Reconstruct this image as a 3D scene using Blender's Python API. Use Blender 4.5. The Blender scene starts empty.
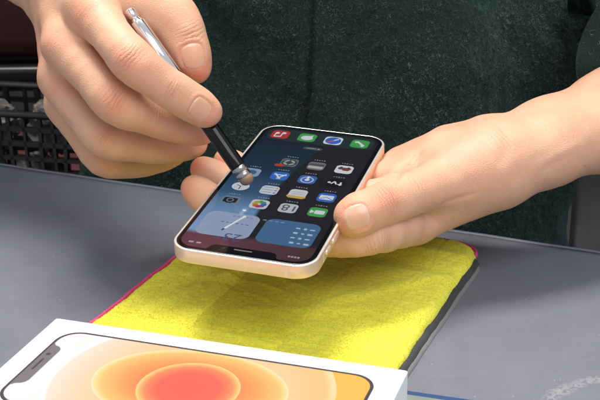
import bpy, math, random
import numpy as np
from mathutils import Matrix, Vector
random.seed(7); rng = np.random.default_rng(7)
S = 0.001                                   # everything below is written in millimetres
scene = bpy.context.scene
COL = scene.collection

# ------------------------------------------------------------------ helpers
def mesh_np(name, V, F, mats, parent=None, smooth=True, midx=None):
    """V (n,3) in mm, F (m,k) array or list of tuples"""
    me = bpy.data.meshes.new(name)
    V = np.asarray(V, dtype=np.float64) * S
    if isinstance(F, np.ndarray):
        k = F.shape[1]
        me.vertices.add(len(V)); me.vertices.foreach_set('co', V.ravel())
        me.loops.add(F.size); me.loops.foreach_set('vertex_index', F.ravel().astype(np.int32))
        me.polygons.add(len(F))
        me.polygons.foreach_set('loop_start', np.arange(0, F.size, k, dtype=np.int32))
        me.polygons.foreach_set('loop_total', np.full(len(F), k, dtype=np.int32))
        me.update(calc_edges=True); me.validate()
    else:
        me.from_pydata([tuple(v) for v in V], [], [tuple(f) for f in F]); me.update()
    if not isinstance(mats, (list, tuple)): mats = [mats]
    for m in mats: me.materials.append(m)
    if midx is not None: me.polygons.foreach_set('material_index', np.asarray(midx, dtype=np.int32))
    me.polygons.foreach_set('use_smooth', np.full(len(me.polygons), bool(smooth)))
    o = bpy.data.objects.new(name, me); COL.objects.link(o)
    if parent: o.parent = parent
    return o

def empty(name, loc=(0, 0, 0), rot=None):
    o = bpy.data.objects.new(name, None); COL.objects.link(o)
    o.empty_display_size = 0.02
    o.location = Vector(loc) * S
    if rot is not None: o.rotation_euler = rot
    return o

def tag(o, label=None, cat=None, group=None, kind=None):
    if label: o['label'] = label
    if cat: o['category'] = cat
    if group: o['group'] = group
    if kind: o['kind'] = kind
    return o

def flat_shade(o):
    o.data.polygons.foreach_set('use_smooth', np.zeros(len(o.data.polygons), bool))

def bevel(o, w, seg=3, ang=35):
    m = o.modifiers.new('bevel', 'BEVEL'); m.width = w * S; m.segments = seg
    m.limit_method = 'ANGLE'; m.angle_limit = math.radians(ang)
    return o

class MB:
    def __init__(s): s.V = []; s.F = []; s.M = []
    def add(s, V, F, m=0):
        b = len(s.V); s.V += [tuple(v) for v in V]; s.F += [tuple(i + b for i in f) for f in F]; s.M += [m] * len(F)
    def box(s, x0, x1, y0, y1, z0, z1, m=0):
        V = [(x, y, z) for z in (z0, z1) for y in (y0, y1) for x in (x0, x1)]
        s.add(V, [(0, 2, 3, 1), (4, 5, 7, 6), (0, 1, 5, 4), (2, 6, 7, 3), (0, 4, 6, 2), (1, 3, 7, 5)], m)
    def poly(s, pts, z, m=0):
        s.add([(x, y, z) for x, y in pts], [tuple(range(len(pts)))], m)
    def loft(s, rings, m=0, cap0=True, cap1=True, closed=True):
        n = len(rings[0]); V = [p for r in rings for p in r]; F = []
        for k in range(len(rings) - 1):
            for i in range(n if closed else n - 1):
                j = (i + 1) % n
                F.append((k * n + i, k * n + j, (k + 1) * n + j, (k + 1) * n + i))
        if cap0: F.append(tuple(range(n))[::-1])
        if cap1: F.append(tuple((len(rings) - 1) * n + i for i in range(n)))
        s.add(V, F, m)
    def build(s, name, mats, parent=None, smooth=False):
        return mesh_np(name, s.V, s.F, mats, parent, smooth, s.M)

def rr(cx, cy, w, h, r, n=10):
    """rounded rectangle outline, counter-clockwise"""
    P = []
    for k, (sx, sy) in enumerate(((1, 1), (-1, 1), (-1, -1), (1, -1))):
        for i in range(n + 1):
            a = math.pi / 2 * (k + i / n)
            P.append((cx + sx * (w / 2 - r) + r * math.cos(a), cy + sy * (h / 2 - r) + r * math.sin(a)))
    return P

def frame_from(a, b, up=(0, 0, 1)):
    z = np.array(b, float) - np.array(a, float); L = np.linalg.norm(z); z /= L
    x = np.cross(up, z)
    if np.linalg.norm(x) < 1e-4: x = np.cross((0, 1, 0), z)
    x /= np.linalg.norm(x); y = np.cross(z, x)
    return x, y, z, L

def lathe(mb, a, b, prof, n=24, m=0, up=(0, 0, 1)):
    """prof: list of (distance along a->b, radius)"""
    x, y, z, L = frame_from(a, b, up); a = np.array(a, float)
    rings = []
    for t, r in prof:
        rings.append([tuple(a + z * t + (x * math.cos(q) + y * math.sin(q)) * r) for q in np.linspace(0, 2 * math.pi, n, endpoint=False)])
    mb.loft(rings, m)

# ------------------------------------------------------------------ materials
class NT:
    def __init__(s, name):
        s.m = bpy.data.materials.new(name); s.m.use_nodes = True
        s.t = s.m.node_tree; s.b = s.t.nodes['Principled BSDF']
    def n(s, typ, **kw):
        nd = s.t.nodes.new(typ)
        for k, v in kw.items():
            if k in nd.inputs: nd.inputs[k].default_value = v
            else: setattr(nd, k, v)
        return nd
    def l(s, a, b): s.t.links.new(a, b)
    def noise(s, scale, detail=4, rough=.55, dist=0, vec=None):
        nd = s.n('ShaderNodeTexNoise'); nd.inputs['Scale'].default_value = scale
        nd.inputs['Detail'].default_value = detail; nd.inputs['Roughness'].default_value = rough
        nd.inputs['Distortion'].default_value = dist
        s.l(vec if vec is not None else s.coord(), nd.inputs['Vector']); return nd.outputs['Fac']
    def coord(s):
        if not hasattr(s, '_c'): s._c = s.n('ShaderNodeTexCoord').outputs['Object']
        return s._c
    def ramp(s, fac, stops):
        nd = s.n('ShaderNodeValToRGB'); e = nd.color_ramp.elements
        while len(e) < len(stops): e.new(0.5)
        for k, (p, c) in enumerate(stops):
            e[k].position = p; e[k].color = (c[0], c[1], c[2], 1) if not isinstance(c, (int, float)) else (c, c, c, 1)
        s.l(fac, nd.inputs['Fac']); return nd.outputs['Color']
    def mix(s, fac, a, b, typ='MIX'):
        nd = s.n('ShaderNodeMix'); nd.data_type = 'RGBA'; nd.blend_type = typ
        ins = [i for i in nd.inputs if i.enabled]
        for sock, v in zip(ins, (fac, a, b)):
            if isinstance(v, bpy.types.NodeSocket): s.l(v, sock)
            elif isinstance(v, (int, float)): sock.default_value = v if sock.type == 'VALUE' else (v, v, v, 1)
            else: sock.default_value = (*v, 1)
        return [o for o in nd.outputs if o.enabled][0]
    def math(s, op, a, b=0, c=0, clamp=False):
        nd = s.n('ShaderNodeMath'); nd.operation = op; nd.use_clamp = clamp
        for sock, v in zip(nd.inputs, (a, b, c)):
            if isinstance(v, bpy.types.NodeSocket): s.l(v, sock)
            else: sock.default_value = v
        return nd.outputs[0]
    def bump(s, h, strength=.3, dist=.001, prev=None):
        nd = s.n('ShaderNodeBump'); nd.inputs['Strength'].default_value = strength; nd.inputs['Distance'].default_value = dist
        s.l(h, nd.inputs['Height'])
        if prev is not None: s.l(prev, nd.inputs['Normal'])
        s.l(nd.outputs['Normal'], s.b.inputs['Normal']); return nd.outputs['Normal']
    def set(s, **kw):
        for k, v in kw.items():
            k = k.replace('_', ' ')
            i = s.b.inputs[k]
            if isinstance(v, bpy.types.NodeSocket): s.l(v, i)
            elif isinstance(v, tuple) and len(v) == 3 and i.type == 'RGBA': i.default_value = (*v, 1)
            else: i.default_value = v
        return s

def simple(name, col, rough=.5, metal=0, bumpscale=None, bstr=.1, var=0, **kw):
    t = NT(name); t.set(Roughness=rough, Metallic=metal)
    if var:
        f = t.noise(60, 3)
        t.set(Base_Color=t.mix(f, tuple(c * (1 - var) for c in col), tuple(min(1, c * (1 + var)) for c in col)))
    else: t.set(Base_Color=col)
    if bumpscale: t.bump(t.noise(bumpscale, 4), bstr, .0004)
    t.set(**kw)
    return t.m

def srgb(r, g, b):
    f = lambda c: (c / 255 / 12.92) if c / 255 <= .04045 else ((c / 255 + .055) / 1.055) ** 2.4
    return (f(r), f(g), f(b))

def emis(name, col, e=.8, rough=.12, var=0):
    """a lit pixel area of the display behind glossy glass"""
    t = NT(name)
    t.set(Base_Color=(.004, .004, .005), Roughness=rough, Emission_Color=col, Emission_Strength=e)
    return t.m
# ------------------------------------------------------------------ implicit surfaces for the hands
def smin(a, b, k):
    h = np.maximum(k - np.abs(a - b), 0) / k
    return np.minimum(a, b) - h * h * k * .25

def cone_d(P, c):
    """c = (ax,ay,az,ra,bx,by,bz,rb, nx,ny,nz,s): capsule of changing radius, squeezed by s along n"""
    a = np.array(c[0:3]); b = np.array(c[4:7]); ba = b - a
    q = P - a
    s = c[11] if len(c) > 8 else 1
    if s != 1:
        n = np.array(c[8:11]); n = n / np.linalg.norm(n)
        q = q + np.outer(q @ n, n) * (1 / s - 1); ba = ba + n * (ba @ n) * (1 / s - 1)
    h = np.clip(q @ ba / max(ba @ ba, 1e-9), 0, 1)
    r = c[3] + (c[7] - c[3]) * h
    d = np.sqrt(((q - h[:, None] * ba) ** 2).sum(1)) - r
    return d * (s if s < 1 else 1)

def chain(nodes, flat=None, sub=3):
    """nodes [(x,y,z,r)...] -> smooth list of cones (Catmull-Rom)"""
    N = [np.array(n, float) for n in nodes]
    N = [2 * N[0] - N[1]] + N + [2 * N[-1] - N[-2]]
    N[0][3] = N[1][3]; N[-1][3] = N[-2][3]
    pts = []
    for i in range(1, len(N) - 2):
        for j in range(sub):
            t = j / sub
            a, b, c, d = N[i - 1], N[i], N[i + 1], N[i + 2]
            pts.append(.5 * (2 * b + (c - a) * t + (2 * a - 5 * b + 4 * c - d) * t * t + (3 * b - a - 3 * c + d) * t ** 3))
    pts.append(N[-2])
    out = []
    for p, q in zip(pts[:-1], pts[1:]):
        e = list(p) + list(q)
        if flat: e += list(flat[0]) + [flat[1]]
        out.append(e)
    return out

class Body:
    """core cones blended widely, plus limbs each blended into the core with its own radius"""
    def __init__(s): s.core = []; s.kc = 8; s.limbs = []; s.kl = 1.0
    def near(s, cones, c, R):
        out = []
        for e in cones:
            a = np.array(e[0:3]); b = np.array(e[4:7]); ba = b - a
            h = np.clip((c - a) @ ba / max(ba @ ba, 1e-9), 0, 1)
            if np.linalg.norm(c - a - h * ba) - max(e[3], e[7]) < R: out.append(e)
        return out
    def f(s, P, c=None, R=1e9):
        core = s.core if c is None else s.near(s.core, c, R + 12)
        d = np.full(len(P), 60.0)
        for e in core: d = smin(d, cone_d(P, e), s.kc)
        res = d
        for cones, k, ki in s.limbs:
            use = cones if c is None else s.near(cones, c, R + 2)
            if not use: continue
            dl = np.full(len(P), 60.0)
            for e in use: dl = smin(dl, cone_d(P, e), ki)
            res = np.minimum(res, smin(d, dl, k))
        return res
    def grad(s, P, h=.4):
        c = s.fb(P); g = np.stack([s.fb(P + np.eye(3)[i] * h) - c for i in range(3)], 1)
        return c, g / np.maximum(np.linalg.norm(g, axis=1), 1e-9)[:, None]
    def fb(s, P):
        """evaluate many points, bucketed so that only near cones are used"""
        B = 16.0; key = np.floor(P / B).astype(int); out = np.empty(len(P))
        u, inv = np.unique(key, axis=0, return_inverse=True); inv = inv.ravel()
        order = np.argsort(inv, kind='stable'); st = np.searchsorted(inv[order], np.arange(len(u) + 1))
        for i in range(len(u)):
            ix = order[st[i]:st[i + 1]]
            out[ix] = s.f(P[ix], (u[i] + .5) * B, B * .9 + 14)
        return out
    def mesh(s, h, lo, hi):
        """sparse surface nets, cell size h"""
        lo = np.array(lo, float); nb = 12; B = nb * h
        nB = np.ceil((np.array(hi) - lo) / B).astype(int)
        G = np.stack(np.meshgrid(*[np.arange(n) for n in nB], indexing='ij'), -1).reshape(-1, 3)
        C = lo + (G + .5) * B
        R = B * .87
        keep = []
        for i in range(0, len(C), 20000): keep.append(np.abs(s.f(C[i:i + 20000])) < R + 6)
        G = G[np.concatenate(keep)]
        loc = np.stack(np.meshgrid(*[np.arange(nb + 1)] * 3, indexing='ij'), -1).reshape(-1, 3)
        N3 = (nB * nb + 2).astype(np.int64)
        def key(ix): return (ix[:, 0] * N3[1] + ix[:, 1]) * N3[2] + ix[:, 2]
        VK, VP, Q = [], [], []
        corners = np.array([(a, b, c) for a in (0, 1) for b in (0, 1) for c in (0, 1)])
        edges = [(a, b) for a in range(8) for b in range(a + 1, 8) if np.abs(corners[a] - corners[b]).sum() == 1]
        for g in G:
            base = g * nb; P = lo + (base + loc) * h
            d = s.f(P, lo + (g + .5) * B, R + 14).reshape(nb + 1, nb + 1, nb + 1)
            if d.min() > 0 or d.max() < 0: continue
            cd = np.stack([d[a:a + nb, b:b + nb, c:c + nb] for a, b, c in corners], -1).reshape(-1, 8)
            sg = cd < 0; mixd = sg.any(1) & ~sg.all(1)
            ci = np.stack(np.meshgrid(*[np.arange(nb)] * 3, indexing='ij'), -1).reshape(-1, 3)[mixd]
            cd = cd[mixd]; acc = np.zeros((len(cd), 3)); cnt = np.zeros(len(cd))
            for a, b in edges:
                x = (cd[:, a] < 0) != (cd[:, b] < 0)
                t = np.where(x, cd[:, a] / np.where(x, cd[:, a] - cd[:, b], 1), 0)
                pt = corners[a] + (corners[b] - corners[a]) * t[:, None]
                acc += pt * x[:, None]; cnt += x
            VP.append(lo + (base + ci + acc / cnt[:, None]) * h); VK.append(key(base + ci))
            for ax in range(3):
                sl = [slice(0, nb)] * 3; sh = list(sl); sh[ax] = slice(1, nb + 1)
                A = d[tuple(sl)]; Bq = d[tuple(sh)]
                w = np.argwhere((A < 0) != (Bq < 0))
                if not len(w): continue
                inside = A[tuple(w.T)] < 0
                o1, o2 = np.eye(3, dtype=int)[(ax + 1) % 3], np.eye(3, dtype=int)[(ax + 2) % 3]
                W = base + w
                q = np.stack([key(W - o1 - o2), key(W - o2), key(W), key(W - o1)], 1)
                q[~inside] = q[~inside][:, ::-1]
                Q.append(q)
        VK = np.concatenate(VK); VP = np.concatenate(VP); Q = np.concatenate(Q)
        o = np.argsort(VK); VK = VK[o]; VP = VP[o]
        ix = np.searchsorted(VK, Q); ix = np.clip(ix, 0, len(VK) - 1)
        ok = (VK[ix] == Q).all(1)
        F = ix[ok]
        dd, g = s.grad(VP, .3)                    # settle the vertices on the surface
        VP = VP - g * dd[:, None]
        return VP, F, g

def hand_body(spec):
    b = Body(); b.kc = 11
    b.core = [list(c) for c in spec['palm']]
    for f in ('index', 'middle', 'ring', 'pinky'):
        b.limbs.append((chain(spec[f]), 5.5, 2.2))
    b.limbs.append((chain(spec['thumb']), 12.0, 2.6))
    return b
PHONE_R = [[0.953229, 0.30224, 0.002367], [-0.300099, 0.94735, -0.111666], [-0.035992, 0.105733, 0.993743]]
HANDS = {'left_hand': {'grooves': [([[60.7, 600.2, 68.3], [57.2, 595.3, 65.0], [50.0, 560.3, 71.3], [47.4, 552.8, 70.5]], 0.9, 0.7),
                           ([[66.0, 600.2, 71.6], [62.7, 598.5, 68.3], [59.2, 593.6, 63.9]], 0.7, 0.35),
                           ([[40.5, 546.0, 70.0], [42.3, 542.7, 67.6], [43.1, 540.5, 64.3]], 0.5, 0.25),
                           ([[43.6, 548.5, 70.1], [45.4, 545.4, 67.6], [46.2, 543.0, 63.8]], 0.5, 0.25),
                           ([[37.8, 542.3, 69.4], [39.6, 538.8, 66.1], [40.0, 537.4, 63.5]], 0.5, 0.18),
                           ([[121.9, 584.0, 66.5], [129.4, 588.4, 68.6], [136.1, 591.3, 71.4], [147.9, 598.6, 74.8]], 3.2, -0.7),
                           ([[125.0, 585.7, 64.1], [133.9, 589.9, 68.0], [141.7, 593.5, 71.6]], 2.2, 0.35),
                           ([[104.3, 599.2, 85.8], [107.5, 589.3, 82.4], [106.0, 581.7, 76.3], [101.5, 576.9, 69.3]], 3.2, 0.7),
                           ([[71.0, 565.8, 53.8], [81.7, 570.5, 55.6], [92.2, 573.1, 57.8]], 1.5, 0.5)],
               'index': [(59.9, 584.0, 38.3, 12.5), (34.0, 547.5, 45.5, 9.6), (13.7, 553.3, 41.8, 9.2), (-8.6, 562.4, 42.7, 9.6),
                         (-30.3, 573.3, 44.9, 9), (-43.7, 580.3, 49.4, 8.6), (-51.6, 584.3, 54.9, 7.8), (-55.6, 586.4, 57.1, 6.4)],
               'middle': [(64.9, 604.0, 41.7, 12.5), (39.7, 568.8, 45.9, 10.5), (19.0, 576.7, 43.8, 10), (-3.3, 585.8, 44.9, 9.7),
                          (-26.8, 597.3, 47.2, 9), (-40.2, 604.2, 52.1, 8.8), (-48.2, 608.4, 56.6, 8), (-52.6, 610.6, 58.8, 6.4)],
               'nails': [([27.6, 530.9, 62.4], [-0.949, -0.238, -0.208], [0.115, -0.873, 0.475], 6.2, 5.9)],
               'palm': [(58.8, 584.0, 37.2, 11.5, 104.7, 596.0, 55.6, 15), (64.9, 604.0, 41.7, 12, 107.6, 605.0, 57.9, 16),
                        (69.3, 622.0, 46.4, 11.5, 107.7, 617.0, 61.1, 15.5), (77.3, 640.0, 51.7, 11, 102.1, 628.0, 64.4, 14),
                        (52.6, 621.0, 51.8, 9.6, 79.8, 620.0, 59.9, 15), (49.8, 606.0, 48.1, 9, 77.9, 604.0, 58.7, 15),
                        (56.8, 632.0, 51.8, 9.6, 81.5, 634.0, 57.9, 12), (52.6, 614.0, 49.7, 9.8, 76.1, 612.0, 59.3, 15),
                        (88.0, 637.0, 58.5, 11, 103.9, 632.0, 63.6, 12.5), (89.2, 590.0, 62.6, 13, 109.4, 602.0, 64.7, 16),
                        (75.4, 605.0, 58.4, 11, 97.5, 612.0, 67.0, 14), (106.2, 598.0, 62.8, 17, 132.6, 612.0, 66.5, 18.5),
                        (108.2, 624.0, 63.3, 14.5, 136.7, 634.0, 69.4, 17), (132.6, 612.0, 66.5, 18.5, 174.3, 640.0, 69.3, 23),
                        (136.7, 634.0, 69.4, 17, 178.9, 660.0, 73.0, 22), (174.3, 640.0, 69.3, 23, 300, 700, 112, 33),
                        (178.9, 660.0, 73.6, 22, 300, 715, 120, 33)],
               'pinky': [(77.3, 640.0, 51.7, 11), (58.5, 600.7, 56.5, 9.2), (43.6, 607.0, 52.2, 8.6), (23.5, 616.8, 50.0, 8.3),
                         (4.7, 623.8, 51.1, 7.8), (-6.7, 627.1, 53.6, 7.2), (-16.2, 629.8, 56.9, 6)],
               'ring': [(69.3, 622.0, 46.4, 12), (45.4, 586.5, 50.9, 10), (25.1, 595.6, 46.9, 9.5), (2.8, 604.7, 48.0, 9.2),
                        (-17.6, 613.1, 50.0, 8.8), (-30.6, 617.9, 53.6, 8.2), (-37.0, 620.5, 57.9, 7.4), (-40.8, 621.4, 60.0, 6)],
               'spots': [([42.8, 543.0, 67.5], 9, 0.6, 0), ([23.0, 535.2, 66.7], 7, 0.6, 0), ([21.0, 531.8, 58.3], 6, 0.6, 0),
                         ([33.4, 531.9, 57.5], 7, 0.3, 0), ([65.6, 566.1, 70.0], 12, 0.18, 0), ([34.6, 536.7, 67.5], 7, 0.25, 0),
                         ([55.5, 593.1, 63.0], 7, 0.3, 0), ([65.0, 612.4, 73.0], 9, 0.15, 0), ([152.1, 601.1, 61.0], 0.8, 0.8, 1),
                         ([103.0, 582.0, 77.3], 14, 0.12, 0), ([-58.9, 580.3, 59.5], 6, 0.6, 0), ([-56.6, 606.0, 62.3], 6, 1, 0),
                         ([-40.4, 615.7, 64.3], 5, 0.6, 0)],
               'thumb': [(106.7, 602.0, 67.0, 15), (88.2, 590.0, 62.6, 13.5), (72.5, 580.0, 60.4, 11.8), (58.9, 568.0, 60.3, 10.4),
                         (45.9, 557.0, 59.9, 10.6), (35.8, 547.0, 60.0, 9.7), (28.6, 541.5, 59.2, 9.8), (25.4, 540.0, 58.2, 8.6)],
               'wrinkles': [([42.8, 543.5, 67.8], [-0.756, -0.654, -0.014], 7.5, 2.2, 0.9),
                            ([58.7, 557.0, 67.7], [-0.798, -0.599, -0.063], 7, 2.2, 0.4), ([41.4, 540.6, 45.8], [-0.571, -0.805, 0.159], 6, 2, 0.4),
                            ([106.1, 586.9, 81.0], [-0.823, -0.534, -0.196], 8, 2.6, 0.4),
                            ([35.9, 537.9, 42.8], [-0.947, 0.271, -0.173], 6, 1.7, 0.4)]},
 'right_hand': {'grooves': [([[-81.0, 563.6, 139.1], [-84.3, 561.6, 136.3], [-87.0, 561.0, 131.5]], 0.55, 0.3),
                            ([[-78.6, 562.8, 138.3], [-81.8, 560.2, 135.1], [-84.4, 559.6, 130.4]], 0.55, 0.3),
                            ([[-76.2, 562.0, 136.5], [-79.4, 559.4, 133.3], [-81.6, 558.7, 128.6]], 0.5, 0.22),
                            ([[-59.5, 565.0, 122.1], [-63.2, 561.5, 118.6], [-65.4, 561.8, 113.5]], 0.6, 0.32),
                            ([[-57.2, 565.1, 119.5], [-60.5, 562.2, 116.3], [-62.2, 562.4, 111.8]], 0.5, 0.2),
                            ([[-87.4, 570.6, 115.3], [-91.2, 567.8, 112.6], [-94.3, 566.8, 107.3]], 0.6, 0.2),
                            ([[-51.5, 604.1, 136.9], [-54.9, 601.4, 136.0], [-58.0, 599.9, 133.8]], 0.6, 0.3),
                            ([[-50.1, 603.7, 133.9], [-53.5, 600.7, 133.1], [-56.5, 599.2, 131.4]], 0.5, 0.2),
                            ([[-98.8, 584.7, 89.1], [-101.4, 583.2, 85.3], [-103.3, 583.6, 80.9]], 0.6, 0.2),
                            ([[-124.9, 602.2, 95.8], [-120.4, 597.9, 90.5], [-112.8, 589.1, 88.9]], 1.2, 0.3)],
                'index': [(-104.8, 606.0, 147.6, 12.6), (-92.4, 586.0, 138.8, 9.9), (-80.5, 570.0, 130.0, 10.6), (-69.3, 570.0, 120.3, 9.1),
                          (-59.7, 573.0, 112.1, 9.3), (-51.4, 577.0, 105.1, 8.9), (-46.2, 579.0, 100.8, 7.6)],
                'middle': [(-119.3, 610.0, 128.5, 13), (-104.6, 590.0, 117.8, 10.2), (-91.0, 578.0, 107.0, 11.1), (-78.5, 583.0, 98.9, 9.4),
                           (-67.4, 590.0, 92.3, 9.2), (-56.8, 596.0, 86.4, 8.0), (-50.4, 600.0, 83.3, 6.5)],
                'nails': [([-48.2, 567.6, 105.9], [0.705, 0.195, -0.682], [0.487, -0.832, 0.266], 5.4, 5.8),
                          ([-53.1, 597.5, 125.0], [0.204, -0.154, -0.967], [0.347, -0.912, 0.219], 6.2, 6.6)],
                'palm': [(-104.8, 606.0, 147.6, 12.5, -130.2, 665.0, 152.9, 17), (-119.3, 610.0, 128.5, 12.5, -129.8, 668.0, 151.2, 17),
                         (-126.4, 622.0, 107.6, 11.5, -133.3, 672.0, 144.8, 15.5), (-128.3, 636.0, 88.9, 10.5, -137.7, 680.0, 137.5, 13),
                         (-98.9, 628.0, 145.3, 11, -123.0, 665.0, 152.8, 15), (-76.7, 627.0, 143.6, 10, -98.6, 622.0, 151.4, 11),
                         (-68.0, 621.0, 137.4, 9.5, -77.1, 620.0, 142.0, 9), (-127.4, 670.0, 157.5, 18, -167.9, 720.0, 173.6, 20),
                         (-142.9, 682.0, 140.1, 14, -188.2, 735.0, 154.8, 17.5), (-167.9, 720.0, 173.6, 20, -285, 800, 230, 33),
                         (-188.2, 735.0, 154.8, 17.5, -275, 810, 215, 33)],
                'pinky': [(-128.3, 636.0, 88.9, 11), (-117.8, 623.0, 76.2, 8.8), (-106.0, 612.0, 65.5, 9.3), (-95.2, 621.0, 59.2, 8.0),
                          (-85.7, 628.0, 57.8, 8), (-75.4, 636.0, 57.1, 7), (-68.4, 640.0, 58.6, 5.8)],
                'ring': [(-126.4, 622.0, 107.6, 12.2), (-113.5, 605.0, 93.7, 9.6), (-100.5, 594.0, 83.3, 10.5), (-87.4, 602.0, 76.6, 8.9),
                         (-75.8, 610.0, 72.0, 8.7), (-63.7, 618.0, 69.6, 7.8), (-56.4, 622.0, 69.3, 6.4)],
                'spots': [([-81.8, 560.2, 135.1], 8, 0.6, 0), ([-109.3, 591.4, 149.9], 9, 0.45, 0), ([-90.2, 567.0, 110.8], 8.5, 0.6, 0),
                          ([-98.8, 583.5, 86.3], 7, 0.35, 0), ([-104.0, 602.6, 67.6], 6, 0.25, 0), ([-51.6, 598.0, 114.3], 6, 1, 0),
                          ([-56.7, 598.0, 114.4], 5, 1, 0), ([-47.9, 599.4, 118.1], 5, 0.6, 0), ([-45.6, 570.0, 99.9], 6, 0.55, 0),
                          ([-43.1, 570.9, 103.2], 5, 0.4, 0), ([-55.5, 563.9, 111.7], 6, 0.2, 0), ([-128.6, 599.4, 129.8], 8, 0.3, 0),
                          ([-127.9, 606.0, 105.6], 1.6, 0.5, 0), ([-74.9, 574.9, 94.1], 8, 0.25, 0), ([-63.5, 583.3, 85.8], 9, 0.3, 0),
                          ([-51.4, 590.3, 82.2], 7, 0.5, 0), ([-62.3, 561.7, 117.5], 7, 0.2, 0), ([-54.9, 601.0, 135.1], 7, 0.2, 0)],
                'thumb': [(-121.6, 672.0, 150.3, 15), (-99.6, 652.0, 152.8, 14), (-80.0, 632.0, 151.2, 13), (-68.5, 620.0, 145.1, 11.8),
                          (-61.1, 614.0, 136.8, 11.2), (-57.6, 610.0, 127.1, 10.6), (-55.1, 607.0, 120.4, 9.4), (-53.6, 606.0, 115.9, 7.4)],
                'wrinkles': [([-81.8, 560.2, 135.1], [0.687, -0.476, -0.55], 6.5, 2.0, 1.0),
                             ([-61.4, 562.0, 117.4], [0.73, 0.286, -0.62], 4.2, 1.7, 0.5),
                             ([-91.2, 567.3, 111.7], [0.791, -0.212, -0.573], 6.5, 2.1, 0.8),
                             ([-69.8, 576.9, 99.2], [0.769, 0.461, -0.443], 4, 1.7, 0.35),
                             ([-100.3, 583.7, 87.3], [0.833, -0.096, -0.546], 5, 1.4, 0.6),
                             ([-102.6, 588.9, 73.6], [0.797, -0.071, -0.6], 4.5, 1.3, 0.6),
                             ([-54.4, 601.4, 135.5], [0.468, -0.429, -0.773], 6, 2.0, 0.9),
                             ([-109.3, 591.1, 148.9], [0.494, -0.796, -0.35], 7, 2.2, 0.35),
                             ([-126.2, 597.0, 129.3], [0.544, -0.74, -0.396], 7, 2.2, 0.35)]},
 'stylus': {'end': (-86.1, 604.0, 148.3, 0), 'tip': (-25.2, 569.0, 65.5, 0)}}
# ------------------------------------------------------------------ skin
def skin_mat():
    t = NT('skin')
    at = t.n('ShaderNodeAttribute'); at.attribute_name = 'tone'
    sep = t.n('ShaderNodeSeparateColor'); t.l(at.outputs['Color'], sep.inputs[0])
    n1 = t.noise(90, 4); n2 = t.noise(700, 3)
    c = t.mix(n1, (.66, .365, .225), (.75, .455, .295))
    c = t.mix(t.math('MULTIPLY', n2, 0.30), c, (.60, .34, .23))
    c = t.mix(sep.outputs[0], c, (.74, .22, .13))
    nb0 = t.noise(28, 4, .65); c = t.mix(t.ramp(nb0, [(.38, 0), (.68, .55)]), c, (.72, .33, .22))
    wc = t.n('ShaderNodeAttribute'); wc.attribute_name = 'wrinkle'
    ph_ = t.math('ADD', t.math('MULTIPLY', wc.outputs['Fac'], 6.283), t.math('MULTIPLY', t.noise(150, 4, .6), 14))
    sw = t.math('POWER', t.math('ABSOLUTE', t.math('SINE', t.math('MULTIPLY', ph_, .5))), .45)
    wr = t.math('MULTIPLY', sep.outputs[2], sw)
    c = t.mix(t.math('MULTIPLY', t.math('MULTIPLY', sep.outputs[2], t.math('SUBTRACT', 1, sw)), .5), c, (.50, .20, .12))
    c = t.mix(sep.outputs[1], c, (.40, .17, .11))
    t.set(Base_Color=c, Roughness=t.ramp(t.noise(120, 4), [(.3, .42), (.7, .58)]), Subsurface_Weight=.07, Subsurface_Radius=(1.0, .35, .18), Subsurface_Scale=.006, Specular_IOR_Level=.4)
    vor = t.n('ShaderNodeTexVoronoi'); vor.feature = 'DISTANCE_TO_EDGE'; vor.inputs['Scale'].default_value = 900
    t.l(t.coord(), vor.inputs['Vector'])
    h = t.math('ADD', t.math('MULTIPLY', vor.outputs['Distance'], .6), t.noise(1500, 3))
    nb = t.bump(t.noise(160, 4, .6), .16, .0012); nb = t.bump(h, .48, .0005, nb); t.bump(wr, .5, .0014, nb)
    return t.m
SKIN = skin_mat()


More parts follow.
